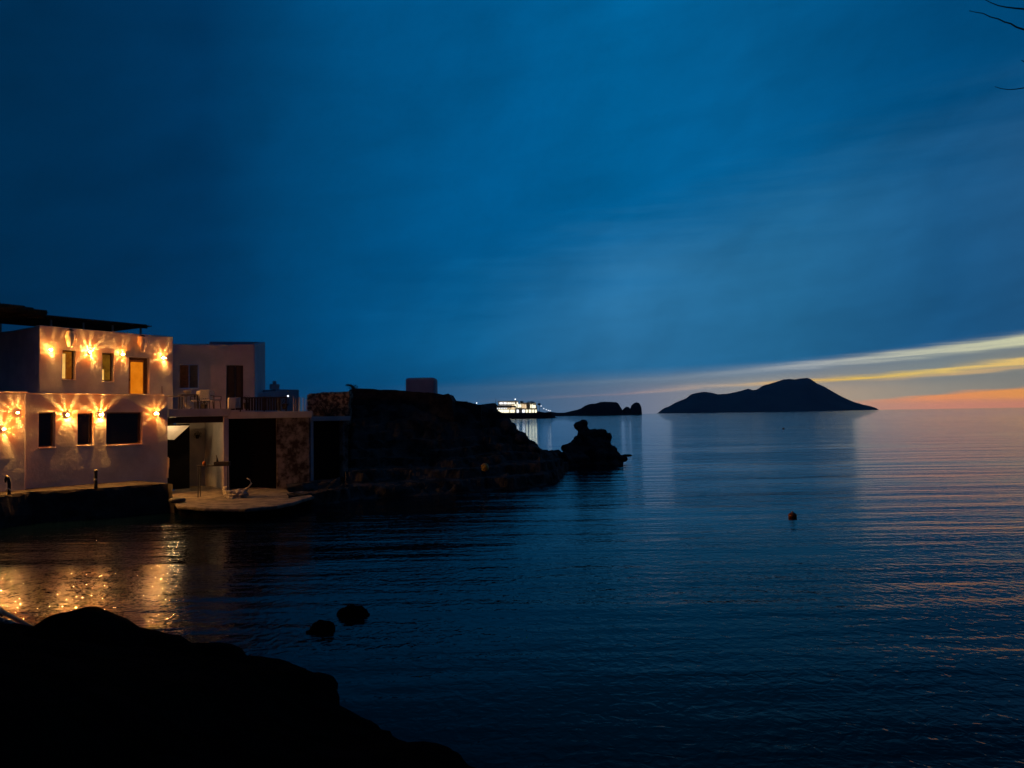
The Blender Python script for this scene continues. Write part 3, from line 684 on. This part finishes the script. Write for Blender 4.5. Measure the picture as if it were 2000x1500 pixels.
# white lantern block and pillar at the end of slab
def blockbox(px0, px1, py0, py1, Y, dep, name, m_, label, cat, bevel=.02):
    a = P(px0, py1, Y); c = P(px1, py0, Y); mb = MB(); mb.box(((a.x+c.x)/2, Y+dep/2, (a.z+c.z)/2), (c.x-a.x, dep, c.z-a.z), 0); o = mb.build(name, m_, bevel=bevel)
    return tag(o, label, cat)
bxr = empty('planter_box', on(453, 34.85)); tag(bxr, 'square white planter box on the terrace edge catching lamp light', 'planter')
c = on(453, 34.85); MB().box((c.x, c.y, c.z+.25), (.33,.33,.5), .5).build('box', plaster, bxr, bevel=.03)
MB().box((c.x, c.y, c.z+.485), (.24,.24,.06), .5).build('soil', clay_dk, bxr)
o = blockbox(460, 468, 776, 797, 35.05, .2, 'pillar', plaster_b, 'short blue shaded white pillar where the terrace railing starts', 'pillar')
# railing
rl = empty('railing', TB.W(.5,-.1,3.97)); tag(rl, 'low dark panelled railing along the terrace edge', 'railing')
s0 = TB.hit(468, 780, -.12)[0]; s1 = TB.hit(560, 780, -.12)[0]
mb = MB(); TB.box(mb, s0, s1, -.16, -.11, 4.58, 4.64); mb.build('top_rail', wood_dk, rl)
mb = MB(); 
q = s0+.25
while q < s1-.3: TB.box(mb, q, q+.10, -.145, -.12, 4.02, 4.58); q += .12
mb.build('panel', wood_dk, rl)
for q in (s0, (s0+s1)/2, s1-.06): mb = MB(); TB.box(mb, q, q+.06, -.17, -.10, 3.97, 4.66); mb.build('post', wood_dk, rl)
for i, (px, h_) in enumerate(((544,.62),(548,.55),(574,.72),(578,.60),(585,.66),(592,.62),(598,.56))):
    c = TB.W(TB.hit(px, 790, -.3)[0], -.3, 3.97); o = MB().lathe([(.035,0),(.03,h_)], c, 8).build('fence_post', wood_lt if i in (0,1,3) else plaster_b)
    tag(o, ['pale fence post by the low white building, left one of a close pair','pale fence post by the low white building, right one of a close pair','tallest thin pale post at the terrace end','thin pale post just right of the tallest terrace end post','thin pale post midway to the rubble wall','thin pale post second from the rubble wall','thin pale post nearest the rubble wall'][i], 'post', 'thin posts at the terrace end')
# terrace pots
for px, Y, l_, r_ in ((482,36.6,'dark bushy potted plant in front of the neighbour door',.22),(398,38.6,'dark potted plant between window and door of the neighbour house',.2),(556,40.6,'rounded dark bush behind the railing end',.34)):
    c = on(px, Y); root = empty('potted_plant', c); tag(root, l_, 'plant')
    MB().lathe([(.12,0),(.16,.28),(.15,.29)], c, 12).build('pot', clay_dk, root)
    MB().leaves(c+Vector((0,0,.42)), (r_,r_,r_*1.1), 160, .05, random.Random(px)).build('foliage', leaf, root)

# ------------------------------------------------------------------ neighbour house
NW = Wall(P(326,800,40.3), P(498,800,41.25)); nh = empty('neighbour_house', NW.W(0,0,4.1)); tag(nh, 'unlit pale house with shuttered window and dark door behind the terrace', 'house')
nwin = NW.rect(350,712,387,758); ndo = NW.rect(442,713,475,800); ndo = (ndo[0], ndo[1], 4.13, ndo[3])
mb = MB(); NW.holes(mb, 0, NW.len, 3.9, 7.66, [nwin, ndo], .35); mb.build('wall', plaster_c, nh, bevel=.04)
mb = MB(); NL = NW.len; dd = 5.9
V = [NW.W(NL-.02,-.36,3.9), NW.W(NL-.02,-dd,3.9), NW.W(NL-.02,-dd,8.36), NW.W(NL-.02,-.36,7.62), NW.W(NL-.36,-.36,3.9), NW.W(NL-.36,-dd,3.9), NW.W(NL-.36,-dd,8.36), NW.W(NL-.36,-.36,7.62)]
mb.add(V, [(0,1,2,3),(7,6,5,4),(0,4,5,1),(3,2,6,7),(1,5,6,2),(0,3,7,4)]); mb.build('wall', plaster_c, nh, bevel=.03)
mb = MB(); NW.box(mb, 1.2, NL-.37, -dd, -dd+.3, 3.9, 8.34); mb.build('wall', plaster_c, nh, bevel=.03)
mb = MB(); NW.box(mb, .02, NL-.37, -dd+.31, -.36, 7.2, 7.4); mb.build('roof', concrete, nh)
mb = MB(); a, b_, z0, z1 = nwin
mb = MB(); NW.box(mb, a+.03, (a+b_)/2-.01, -.12, -.07, z0+.02, z1-.02)
for q in range(8): NW.box(mb, a+.1, (a+b_)/2-.08, -.07, -.055, z0+.1+q*(z1-z0-.2)/8, z0+.15+q*(z1-z0-.2)/8)
mb.build('shutter', frame_b, nh, bevel=.006)
mb = MB(); NW.box(mb, (a+b_)/2+.01, b_-.03, -.12, -.07, z0+.02, z1-.02)
for q in range(8): NW.box(mb, (a+b_)/2+.08, b_-.1, -.07, -.055, z0+.1+q*(z1-z0-.2)/8, z0+.15+q*(z1-z0-.2)/8)
mb.build('shutter', shut, nh, bevel=.006)
a, b_, z0, z1 = ndo
for q in (0, 1):
    mb = MB(); x0 = a+.03+q*(b_-a)/2; x1 = x0+(b_-a)/2-.05; NW.box(mb, x0, x1, -.16, -.1, z0+.01, z1-.03); NW.box(mb, x0+.07, x1-.07, -.1, -.08, z0+.9, z1-.15); NW.box(mb, x0+.07, x1-.07, -.1, -.08, z0+.1, z0+.75)
    mb.build('door_leaf_or_shade', wood_dk, nh, bevel=.008)
# low white building past the terrace, with lit front
SW_ = Wall(P(500,800,43), P(549,800,44.2)); sh = empty('low_building', SW_.W(0,0,3.9)); tag(sh, 'low white flat roofed building behind the terrace railing', 'building')
mb = MB(); V = []
zl = SW_.hit(500,768)[1]; zr = SW_.hit(549,763.5)[1]
V = [SW_.W(a, n_, z) for n_ in (0,-4) for a, z in ((0,3.6),(SW_.len,3.6),(SW_.len,zr),(0,zl))]
mb.add(V, [(0,1,2,3),(7,6,5,4),(0,4,5,1),(2,6,7,3),(1,5,6,2),(0,3,7,4)]); mb.build('wall', plaster_c, sh, bevel=.03)
mb = MB(); SW_.box(mb, SW_.len+.02, SW_.len+1.6, -3.4, -.6, 3.6, zr+.12); mb.build('annex_wall', plaster_c, sh, bevel=.03)
mb = MB(); SW_.box(mb, SW_.len-.2, SW_.len+.35, -.9, -.7, zr+.12, zr+.42); SW_.box(mb, SW_.len+.0, SW_.len+.15, -.9, -.7, zr+.42, zr+.6); mb.build('chimney', plaster_c, sh, bevel=.02)
def globe_lamp(px, py, Y, r_, col, s_, label, hgt=.6, mname='white_globe', group=None):
    c = P(px, py, Y); root = empty('lamp', (c.x, c.y, c.z-hgt)); tag(root, label, 'lamp', group)
    MB().tube([(c.x,c.y,c.z-hgt),(c.x,c.y,c.z-r_)], r_*.3, 6).build('pole', metal, root)
    MB().blob(c, (r_,r_,r_), 2).build('globe', emit(mname, col, s_), root, smooth=True); return root
globe_lamp(562.5, 773.5, 41.5, .05, (.8,.88,1), 2.2, 'tiny white globe lamp beyond the terrace railing', .55)

# ---- things on the landing
tt = table(Pz(418, 970, JZ), 1.25, .45, 1.3, wood_dk, metal, 'tall narrow trestle table with thin legs on the landing', .15, .018)
tpz = JZ+1.3; tc_ = Pz(418, 970, JZ)
mb = MB(); 
for x in (-.45, .5): mb.tube([(tc_.x+x, tc_.y, tpz-.02), (tc_.x+x+.02, tc_.y, tpz+.1)], .02, 6)
c = tc_ + Vector((.22, 0, 1.3)); o = MB().box((c.x+.12, c.y, c.z+.07), (.62,.3,.14), .15).build('fish_crate', wood_dk, bevel=.02); tag(o, 'dark crate lying on the trestle table', 'crate')
o = MB().lathe([(.06,0),(.075,.12),(.05,.16)], (c.x-.62, c.y, c.z), 12).build('tin_can', buoym, smooth=True); tag(o, 'rusty orange tin at the left end of the trestle table', 'tin')
o = MB().tube([(c.x-.08,c.y,c.z+.14),(c.x-.1,c.y,c.z+.3),(c.x-.13,c.y,c.z+.42)], [.05,.03,.015], 8).build('bottle', metal, smooth=True); tag(o, 'slim dark bottle standing on the crate', 'bottle')
# heap of net with rope
nc = Pz(462, 972, JZ); rr = random.Random(12); mb = MB()
mb.blob(nc+Vector((0,0,.12)), (.42,.3,.20), 4, .5, 2.2, 3)
o = mb.build('net_heap', rope_w, smooth=True)
for sgn, h_ in ((1,.5),):
    pass
mb = MB()
for i in range(16):
    a_ = rr.uniform(0, 6.28); pts = []
    for q in range(9):
        a_ += rr.uniform(.2,.9); r_ = rr.uniform(.2,.46); pts.append(nc+Vector((r_*math.cos(a_), r_*.7*math.sin(a_), .1+.18*rr.random())))
    mb.tube(pts, .014, 5)
tag(o, 'heap of pale fishing net on the landing', 'fishing net')
o2 = mb.build('rope', rope_w, smooth=True); tag(o2, 'tangle of pale rope lying over the heap of fishing net', 'rope')
pts = [Pz(480,969,JZ)+Vector((.35*math.sin(a_*.6), 0, .02+.6*math.sin(a_))) for a_ in [i*.26 for i in range(12)]]
c = Pz(476, 968, JZ); pts = [c+Vector((-.05,0,.05)), c+Vector((.05,0,.28)), c+Vector((.2,0,.34)), c+Vector((.32,0,.5)), c+Vector((.25,0,.66)), c+Vector((.13,0,.72))]
o3 = MB().tube(pts, [.03,.035,.03,.035,.03,.02], 8).build('hose', rope_w, smooth=True); tag(o3, 'stiff pale hose curling up beside the fishing net', 'hose')
o4 = MB().lathe([(.09,0),(.12,.05),(.13,.28),(.09,.34),(.05,.36)], Pz(441,966,JZ), 12).build('bucket', rope_w, smooth=True); tag(o4, 'small pale bucket left of the fishing net', 'bucket')
c = Pz(346, 982, JZ); root = empty('tyre', c); 
o5 = MB(); seg = 20
V = []; Fc = []
for i in range(seg):
    a_ = 2*math.pi*i/seg
    for j in range(8):
        b2 = 2*math.pi*j/8; V.append(c+Vector(((.22+.09*math.cos(b2))*math.cos(a_), (.22+.09*math.cos(b2))*math.sin(a_), .1+.09*math.sin(b2))))
for i in range(seg):
    for j in range(8): Fc.append((i*8+j, ((i+1)%seg)*8+j, ((i+1)%seg)*8+(j+1)%8, i*8+(j+1)%8))
bpy.data.objects.remove(root)
o5.add(V, Fc); tag(o5.build('tyre', metal, smooth=True), 'black rubber tyre at the left end of the landing', 'tyre')
c = TA.W(TA.hit(385,845,-3.9)[0], -3.85, TA.hit(385,852,-3.9)[1]); root = empty('hanging_plant', c); tag(root, 'small dark plant hanging on the boathouse back wall', 'plant')
MB().lathe([(.06,-.12),(.1,.06),(.095,.07)], c, 10).build('pot', clay_dk, root); MB().leaves(c+Vector((.0,0,.1)), (.22,.15,.2), 90, .05, random.Random(8)).build('foliage', leaf, root)

# ------------------------------------------------------------------ promontory
ND = [(560,30.5),(600,31.6),(700,34),(800,35.2),(900,36),(1000,37.6),(1060,39.5),(1085,41.3),(1096,46),(1110,52)]
TOP = [(560,948),(604,944),(640,940),(672,930),(680,850),(684,812),(690,790),(700,790),(870,788),(884,789),(915,789),(930,790),(945,793),(960,798),(975,803),(985,806),(992,809),(996,815),(999,826),(1010,838),(1018,842),(1025,846),(1028,857),(1040,864),(1047,869),(1052,876),(1065,883),(1080,884),(1096,886),(1110,890)]
TD = [(560,33.5),(604,34.5),(664,36.0),(680,43.5),(884,46),(960,48),(996,48),(1025,47),(1052,46),(1080,50),(1110,56)]
V = []; Fc = []; n = 330; rows = 90
for i in range(n+1):
    px = 560 + (1110-560)*i/n; dn = lerp(ND, px); dt = lerp(TD, px); py = lerp(TOP, px); tz = P(px, py, dt).z
    tz0 = max(tz, .3); span = dt-dn
    prof = [(dn-3,-1.2),(dn-.3,-.25),(dn+.25,.35),(dn+.12*span,min(.62, tz0)),(dn+.35*span,min(1.0, tz0*.8)),(dn+.52*span,min(1.3, tz0*.85)),(dn+.78*span, tz0*.58),(dt-.1, tz0*.95),(dt, tz),(dt+2, tz*.98-.05),(dt+6, tz*.8-.3),(dt+16,-1.5)]
    for j in range(rows+1):
        q = j/rows; Y = dn-3 + (dt+16-dn+3)*(q**1.0 if q < 1 else 1)
        # denser sampling in front
        Y = (dn-3) + (dt+.6-(dn-3))*(q/.8) if q < .8 else (dt+.6) + (15.4)*((q-.8)/.2)
        z = lerp(prof, Y); x = P(px, 800, Y).x
        nn = noise.fractal(Vector((x*.55, Y*.55, z*.8)), 1, 2.1, 6)*.42 + abs(noise.noise(Vector((x*1.6, Y*1.6, z*1.6))))*.18 + noise.noise(Vector((x*5, Y*5, z*4)))*.05
        lim = 1.0 if Y < dt-1 else .22
        if z < .05: lim *= .5
        zt = z + nn*lim*.8
        if Y < dt-.4 and z > .1: stp = .48 + .1*noise.noise(Vector((x*.2, Y*.2, 5))); fr_ = zt/stp; fl = math.floor(fr_); fr_ -= fl; zt = zt*.2 + .8*(fl + min(1, max(0, (fr_-.72)/.28)))*stp + noise.noise(Vector((x*3.5, Y*3.5, 1)))*.07
        elif Y < dt+1: zt += (abs(noise.noise(Vector((x*1.3, 2.2, 0))))-.2)*.28 + noise.noise(Vector((x*4, Y, 0)))*.07
        terr = .22*math.sin(z*9+x*.7)*(.3 if Y < dt-1 else 0)
        V.append((x + .1*noise.noise(Vector((Y*2, z*3, x))), Y + .25*noise.noise(Vector((x*1.5, z*2, Y)))*(1 if z > .1 else 0), zt))
for i in range(n):
    for j in range(rows): a = i*(rows+1)+j; Fc.append((a, a+rows+1, a+rows+2, a+1))
mb = MB(); mb.add(V, Fc); tag(mb.build('cliff', rockm), 'dark rocky promontory with ledges stepping down to the water', kind='structure')

def slab_from_outline(name, outline, D, dep, m_, label, cat, step=.28, amp=.12, kind=None):
    # outline: picture points of the top edge left to right; stands at its own distance with real thickness, rough stone surface
    mb = MB(); x0, x1 = outline[0][0], outline[-1][0]; n_ = max(8, int((x1-x0)*D/1500/step)); z_b = 1.5; rows = 14; nd = max(2, int(dep/step)); V = []; Fc = []; idx = {}
    def vv(i, j, k_):
        key = (i, j, k_)
        if key not in idx:
            px = x0+(x1-x0)*i/n_; tp = P(px, lerp(outline, px), D); z = z_b+(tp.z-z_b)*j/rows; q = Vector((tp.x, D+dep*k_/nd, z))
            if j < rows: q += Vector((noise.noise(q*1.7), noise.noise(q*1.9+Vector((7,0,0))), noise.noise(q*2.2)*.6))*amp
            else: q += Vector((noise.noise(q*1.7)*.3, noise.noise(q*1.9)*.5, noise.noise(q*3)*.35))*amp
            idx[key] = len(V); V.append(q)
        return idx[key]
    for i in range(n_):
        for j in range(rows):
            Fc.append((vv(i,j,0), vv(i+1,j,0), vv(i+1,j+1,0), vv(i,j+1,0))); Fc.append((vv(i,j,nd), vv(i,j+1,nd), vv(i+1,j+1,nd), vv(i+1,j,nd)))
        for k_ in range(nd): Fc.append((vv(i,rows,k_), vv(i+1,rows,k_), vv(i+1,rows,k_+1), vv(i,rows,k_+1)))
    for j in range(rows):
        for k_ in range(nd): Fc.append((vv(0,j,k_), vv(0,j+1,k_), vv(0,j+1,k_+1), vv(0,j,k_+1))); Fc.append((vv(n_,j,k_), vv(n_,j,k_+1), vv(n_,j+1,k_+1), vv(n_,j+1,k_)))
    mb.add(V, Fc); o = mb.build(name, m_); return tag(o, label, cat, kind=kind)
slab_from_outline('stone_building', [(682,762),(690,758.5),(700,758.5),(735,760),(742,762),(760,760.5),(790,763),(802,765),(850,767.5),(866,771),(868,769.5),(882,769),(884,771),(885,784)], 45, 3.6, ruinm, 'long dark flat topped stone building on the promontory', 'building')
slab_from_outline('garden_wall', [(884,783),(915,784),(917,789),(940,791)], 46.5, .8, ruinm, 'low dark stone wall stepping down from the stone building', 'wall')
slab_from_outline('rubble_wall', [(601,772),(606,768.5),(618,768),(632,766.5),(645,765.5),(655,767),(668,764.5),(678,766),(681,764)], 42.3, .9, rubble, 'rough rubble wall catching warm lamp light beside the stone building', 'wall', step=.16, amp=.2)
c = P(640, 800, 41.7); root = empty('shrub', (c.x, c.y, 3.7)); tag(root, 'dry brown shrub growing in front of the rubble wall', 'shrub')
rr = random.Random(2); mb = MB()
for q in range(9): a_ = rr.uniform(0,6.28); mb.tube([(c.x,c.y,3.6),(c.x+.3*math.cos(a_),c.y+.2*math.sin(a_),4.1),(c.x+.7*math.cos(a_),c.y+.25*math.sin(a_),4.4)], [.03,.02,.008], 5)
mb.build('stem', bark, root); MB().leaves((c.x-.1,c.y,4.15), (.95,.3,.45), 900, .05, rr).build('foliage', leaf_dry, root)
# wind-bent shrub on top
c = P(690, 760, 45.4); root = empty('shrub', c-Vector((0,0,.3))); tag(root, 'small dark wind bent shrub on the left end of the stone building roof', 'shrub')
mb = MB(); mb.tube([c+Vector((.08,0,-.3)), c+Vector((.05,0,.0)), c+Vector((-.1,0,.2)), c+Vector((-.42,0,.27))], [.12,.1,.07,.03], 7); mb.build('stem', bark, root)
MB().leaves(c+Vector((.0,0,.08)), (.28,.2,.2), 260, .05, rr).leaves(c+Vector((-.3,0,.24)), (.22,.12,.08), 120, .04, rr).build('foliage', leaf, root)
# rounded white block on roof
a = P(792,768,47.2); c = P(850,737,47.2)
mb = MB(); mb.box(((a.x+c.x)/2, 47.2+.8, (a.z+c.z)/2-.15), (c.x-a.x, 1.6, c.z-a.z+.3)); o = mb.build('water_tank', plaster_c, bevel=.17, seg=4); tag(o, 'rounded pale block shaped water tank on top of the stone building', 'water tank')

# sea stack : overhanging head, body and tail welded into one rock
def welded_rock(name, blobs, voxel, m_, label, amp=.17, fr=1.9):
    mb = MB()
    for c, r_ in blobs: mb.blob(c, r_, 3)
    o = mb.build(name, m_)
    bm = bmesh.new(); bm.from_mesh(o.data)
    md = o.modifiers.new('weld', 'REMESH'); md.mode = 'VOXEL'; md.voxel_size = voxel
    bm.free(); dg = bpy.context.evaluated_depsgraph_get(); me = bpy.data.meshes.new_from_object(o.evaluated_get(dg)); o.modifiers.clear(); o.data = me
    L = o.location
    for vv in me.vertices:
        q = vv.co + L; n_ = vv.normal.copy()
        vv.co += n_*(noise.fractal(q*fr, 1, 2.1, 5)*amp)
    if not me.materials: me.materials.append(m_)
    return tag(o, label, 'rock')
def bl(px, py, D, rx, rz, ry=None):   # blob radii given in picture units
    return (P(px, py, D), (rx*D/1500, (ry if ry else rx)*D/1500, rz*D/1500))
welded_rock('sea_stack', [
    bl(1138,829,55,12,8,10), bl(1130,831,55,8,6,7), bl(1140,838,55,11,10,11), bl(1142,850,55,15,14,15), bl(1158,850,55,18,13,16), bl(1172,850,55,14,12,14), bl(1187,853,55.2,6,9,9),
    bl(1134,864,55,17,14,16), bl(1121,871,55,14,9,14), bl(1160,868,55,32,20,26), bl(1180,870,55,14,15,18), bl(1194,878,55,10,9,12), bl(1150,888,55,52,20,34), bl(1178,888,55,24,16,24), bl(1200,891,55,13,8,13), bl(1211,896,55.3,13,6,12), bl(1216,897,55.6,11,3.5,8), bl(1112,877,55,16,10,16), bl(1126,829,55,6,5,6),
    bl(1150,908,55,52,14,34), bl(1190,906,55,26,11,22), bl(1112,896,54,42,14,28), bl(1110,908,54,44,12,28), bl(1082,897,52,34,17,28), bl(1075,908,52,36,14,28), bl(1060,892,50,26,14,24)],
    .10, rockm, 'dark sea stack with an overhanging knob like a head at the tip of the promontory')
o = MB().blob(P(1225,889.5,57.5), (.42,.3,.09), 3, .3).build('reef_rock', rockm, smooth=True); tag(o, 'flat dark reef rock awash right of the sea stack', 'rock')
# steps of rock on the descending skyline
for px, py, D, r_, l_ in ((990,822,47,(.55,.7,.62),'angular dark rock on the skyline just right of the far quay'),(1016,846,46.6,(.5,.6,.42),'angular dark rock halfway down the skyline of the promontory'),(1040,868,46,(.5,.6,.4),'angular dark rock low on the skyline next to the saddle')):
    boulder(px, py, D, r_, l_, m=rockm, seed=int(px), name='rock', amp=.3, sub=3)
c = P(947, 913, 38.2); o = MB().blob(c, (.20,.20,.21), 3, .06).build('buoy', yellowb, smooth=True); tag(o, 'yellow round float lying on the rocks of the promontory', 'buoy')
# ---- sea buoys
def buoy(px, py, r_, m_, label, cap=True):
    c = Pz(px, py, 0); root = empty('buoy', c); tag(root, label, 'buoy')
    MB().blob(c+Vector((0,0,r_*.35)), (r_, r_, r_*.8), 3).build('float', m_, root, smooth=True)
    MB().lathe([(r_*.3,r_*1.0),(r_*.28,r_*1.3),(r_*.1,r_*1.4)], c, 10).build('cap', cream, root, smooth=True)
buoy(1548, 1010, .145, buoym, 'dark round mooring buoy floating in the open water on the right')
buoy(1530, 838, .22, buoym, 'tiny distant buoy below the island')

# ------------------------------------------------------------------ lit waterfront building across the bay
HD = 900
def hp(px, py, Y=HD): return P(px, py, Y)
def hbox(mb, px0, px1, py0, py1, Y0, Y1):
    a = hp(px0, py1, Y0); c = hp(px1, py0, Y0); mb.box(((a.x+c.x)/2, (Y0+Y1)/2, (a.z+c.z)/2), (abs(c.x-a.x), Y1-Y0, abs(c.z-a.z))); return mb
ridge('far_shore', 925, [(880,797),(905,793),(925,791),(940,790),(955,788),(966,787),(969,789),(980,800),(1040,806),(1050,803),(1056,804),(1066,806),(1080,809),(1084,813),(1086,817)], 815, 60, headm, 'low dark far shore carrying the lit waterfront building', step=2, rough=.06)
a = hp(930,811,868); c = hp(1077,811,868)
mb = MB(); mb.box(((a.x+c.x)/2, 882, 2.6), (c.x-a.x, 30, 7.4)); tag(mb.build('far_quay', ruinm), 'dark stone quay under the lit waterfront building', kind='structure')
hotel = empty('waterfront_building', hp(1010,806)); tag(hotel, 'brightly lit two storey waterfront building across the bay', 'building')
hwall = mat('hotel_wall', (.7,.66,.56), .9, (.55,.5,.42), .3, 4)
hdark = mat('hotel_dark', (.10,.05,.06), .9)
mb = MB(); hbox(mb, 970, 1049, 793, 806.5, 900, 912); mb.build('lower_wall', hwall, hotel)
mb = MB(); hbox(mb, 973, 1012, 783.5, 793, 903, 911); mb.build('upper_wall', hwall, hotel)
mb = MB(); hbox(mb, 1016, 1047, 786, 793, 903, 911); mb.build('upper_wall', hwall, hotel)
lit = emit('lit_window', (1,.93,.66), 1.5); lit2 = emit('lit_window_warm', (1,.72,.42), .9); litw = emit('lit_window_white', (.92,.95,1), 1.4)
for x0, x1, mm in ((973.5,983,lit),(983.6,994.6,lit),(996.5,1001,lit),(1001.5,1005,lit),(1009.3,1013,litw),(1020,1025,litw),(1027,1031.5,lit),(1033,1036.5,lit),(1037,1040,lit),(1040.7,1043,lit),(1045,1048,lit)):
    mb = MB(); hbox(mb, x0, x1, 800.2, 806.0, 899.4, 899.9); mb.build('window', mm, hotel)
for i in range(11):
    x0 = 971.5+i*3.3; mb = MB(); hbox(mb, x0, x0+1.5, 796.6, 799.0, 899.4, 899.9); mb.build('window', litw if i < 6 else lit2, hotel)
for i in range(6): x0 = 1012+i*1.5; 
for x0, x1, y0, y1, mm in ((1011,1014,789,796,lit),(1014.5,1018,790,795.5,lit),(1018.5,1023,789.5,797,lit2),(1024,1028,790,797.5,lit2),(1036,1041,790,797,lit),(1041.5,1046,791,797,lit),(1000,1004,791,799,lit2),(1005,1009,790,795.5,lit)):
    mb = MB(); hbox(mb, x0, x1, y0, y1, 899.3, 899.8); mb.build('window', mm, hotel)
mb = MB(); hbox(mb, 972, 1008, 792.6, 796.0, 898.2, 899.2); mb.build('balcony', hdark, hotel)
mb = MB(); hbox(mb, 1012, 1048, 797.8, 799.6, 898.2, 899.2); mb.build('balcony', hdark, hotel)
for i, x0 in enumerate((977,980.3,985,988,992.5,996.3,1000.2,1004,1010.5)):
    c = hp(x0, 787.6, 901.5); r_ = .95 if i < 6 else .8
    mb = MB(); mb.blob(c, (r_,r_,r_*1.25), 2); mb.build('terrace_light', emit('terrace_globe', (1,.95,.82) if i > 3 else (.95,.96,1), 1.6), hotel, smooth=True)
mb = MB(); hbox(mb, 972, 1013, 782.8, 784.0, 902, 912); mb.build('roof', hdark, hotel)
rr = random.Random(5)
def far_tree(px, py, r_, label, Y=895):
    c = hp(px, py, Y); root = empty('tree', (c.x, c.y, 6.3)); tag(root, label, 'tree', 'dark trees in front of the waterfront building')
    MB().tube([(c.x,c.y,6.3),(c.x+.2,c.y,c.z)], [.35,.2], 6).build('trunk', bark, root); MB().leaves(c, r_, 500, .45, rr).build('crown', leaf, root)
far_tree(1019, 785.5, (2.4,1.8,1.5), 'flat crowned dark tree left of its pair before the waterfront building')
far_tree(1038, 785.5, (4.6,2,1.5), 'wide crowned dark tree at the right of the waterfront building')
far_tree(1031, 791, (2.0,1.6,4.2), 'narrow tall dark tree between two lit parts of the waterfront building')
far_tree(1053, 789.5, (2.0,1.5,1.3), 'small dark tree past the right end of the waterfront building')
# side building, mast and lamps
sb = empty('small_building', hp(957,806,905)); tag(sb, 'small dark building with one lit window left of the waterfront building', 'building')
mb = MB(); hbox(mb, 939, 967, 799.5, 807, 905, 912); mb.build('wall', hdark, sb)
mb = MB(); hbox(mb, 954, 965, 801, 804.5, 904.2, 904.8); mb.build('window', litw, sb)
c0 = hp(968.3, 792, 915); c1 = hp(968.3, 778.5, 915); o = MB().tube([c0, c1], [.35,.15], 6).build('mast', metal); tag(o, 'thin dark mast standing left of the waterfront building', 'mast')
globe_lamp(931, 787.2, 900, .7, (.85,.92,1), 2.2, 'single white lamp on the dark far shore', 3)
globe_lamp(1006.3, 779.8, 903, .75, (.9,.95,1), 2.0, 'white lamp on a tall pole above the waterfront building', 5)
for i, (px, py) in enumerate(((1057,793),(1062,798),(1067,800),(1071,801.5),(1074.5,802.3))):
    globe_lamp(px, py, 890, .62, (.9,.92,1), 1.4, ['path lamp nearest the waterfront building, highest of five','second path lamp down from the waterfront building','middle one of five path lamps going down the far shore','fourth path lamp down from the waterfront building','lowest of the five path lamps at the end of the far shore'][i], 2.5, group='lamps stepping down the far shore')

# ------------------------------------------------------------------ tree at the right, twigs reaching into view
tb = Vector((5.6, 4.2, shore_h(5.6,4.2)-.1)); tr_ = empty('tree', tb); tag(tr_, 'leafless tree reaching thin twigs into the top right of the sky', 'tree')
top_ = tb + Vector((-.2,.6,5.2))
MB().tube([tb, tb+Vector((.1,.1,1.6)), tb+Vector((-.05,.3,3.4)), top_], [.16,.13,.09,.04], 10).build('trunk', bark, tr_, smooth=True)
YB = 5.0
def twig(pts, r0, r1):
    w_ = [P(px, py, YB) for px, py in pts]; n_ = len(w_)
    st_ = tb + Vector((-.1,.45,min(max(w_[-1].z-tb.z-.4, 1.5), 5)))
    pp = [st_] + w_[::-1]; MB().tube(pp, [.03]+[r0+(r1-r0)*i/(n_-1) for i in range(n_)], 6).build('branch', bark, tr_, smooth=True)
twig([(1921,-2),(1935,5),(1950,11),(1965,14),(1982,16),(2004,18),(2100,30)], .006, .002)
twig([(1893,21),(1906,24),(1920,26),(1934,33),(1950,37),(1962,43),(1974,46),(1985,53),(2004,59),(2100,90)], .006, .002)
twig([(1943,169),(1955,173),(1970,175),(1985,174),(2004,171),(2100,150)], .004, .0015)
twig([(1995,118),(2004,122),(2100,130)], .006, .002)

# ------------------------------------------------------------------ evening air
hz = bpy.data.materials.new('evening_air'); hz.use_nodes = True; k = NT(hz.node_tree); k.n.remove(k.n['Principled BSDF'])
pv = k.new('ShaderNodeVolumePrincipled'); pv.inputs['Color'].default_value = (.55,.75,1,1); pv.inputs['Density'].default_value = 3.2e-5
k.l.new(pv.outputs[0], k.n['Material Output'].inputs['Volume'])
o = MB().box((0,0,325), (33000,33000,656)).build('haze', hz); tag(o, 'thin blue evening haze over the sea', kind='stuff')
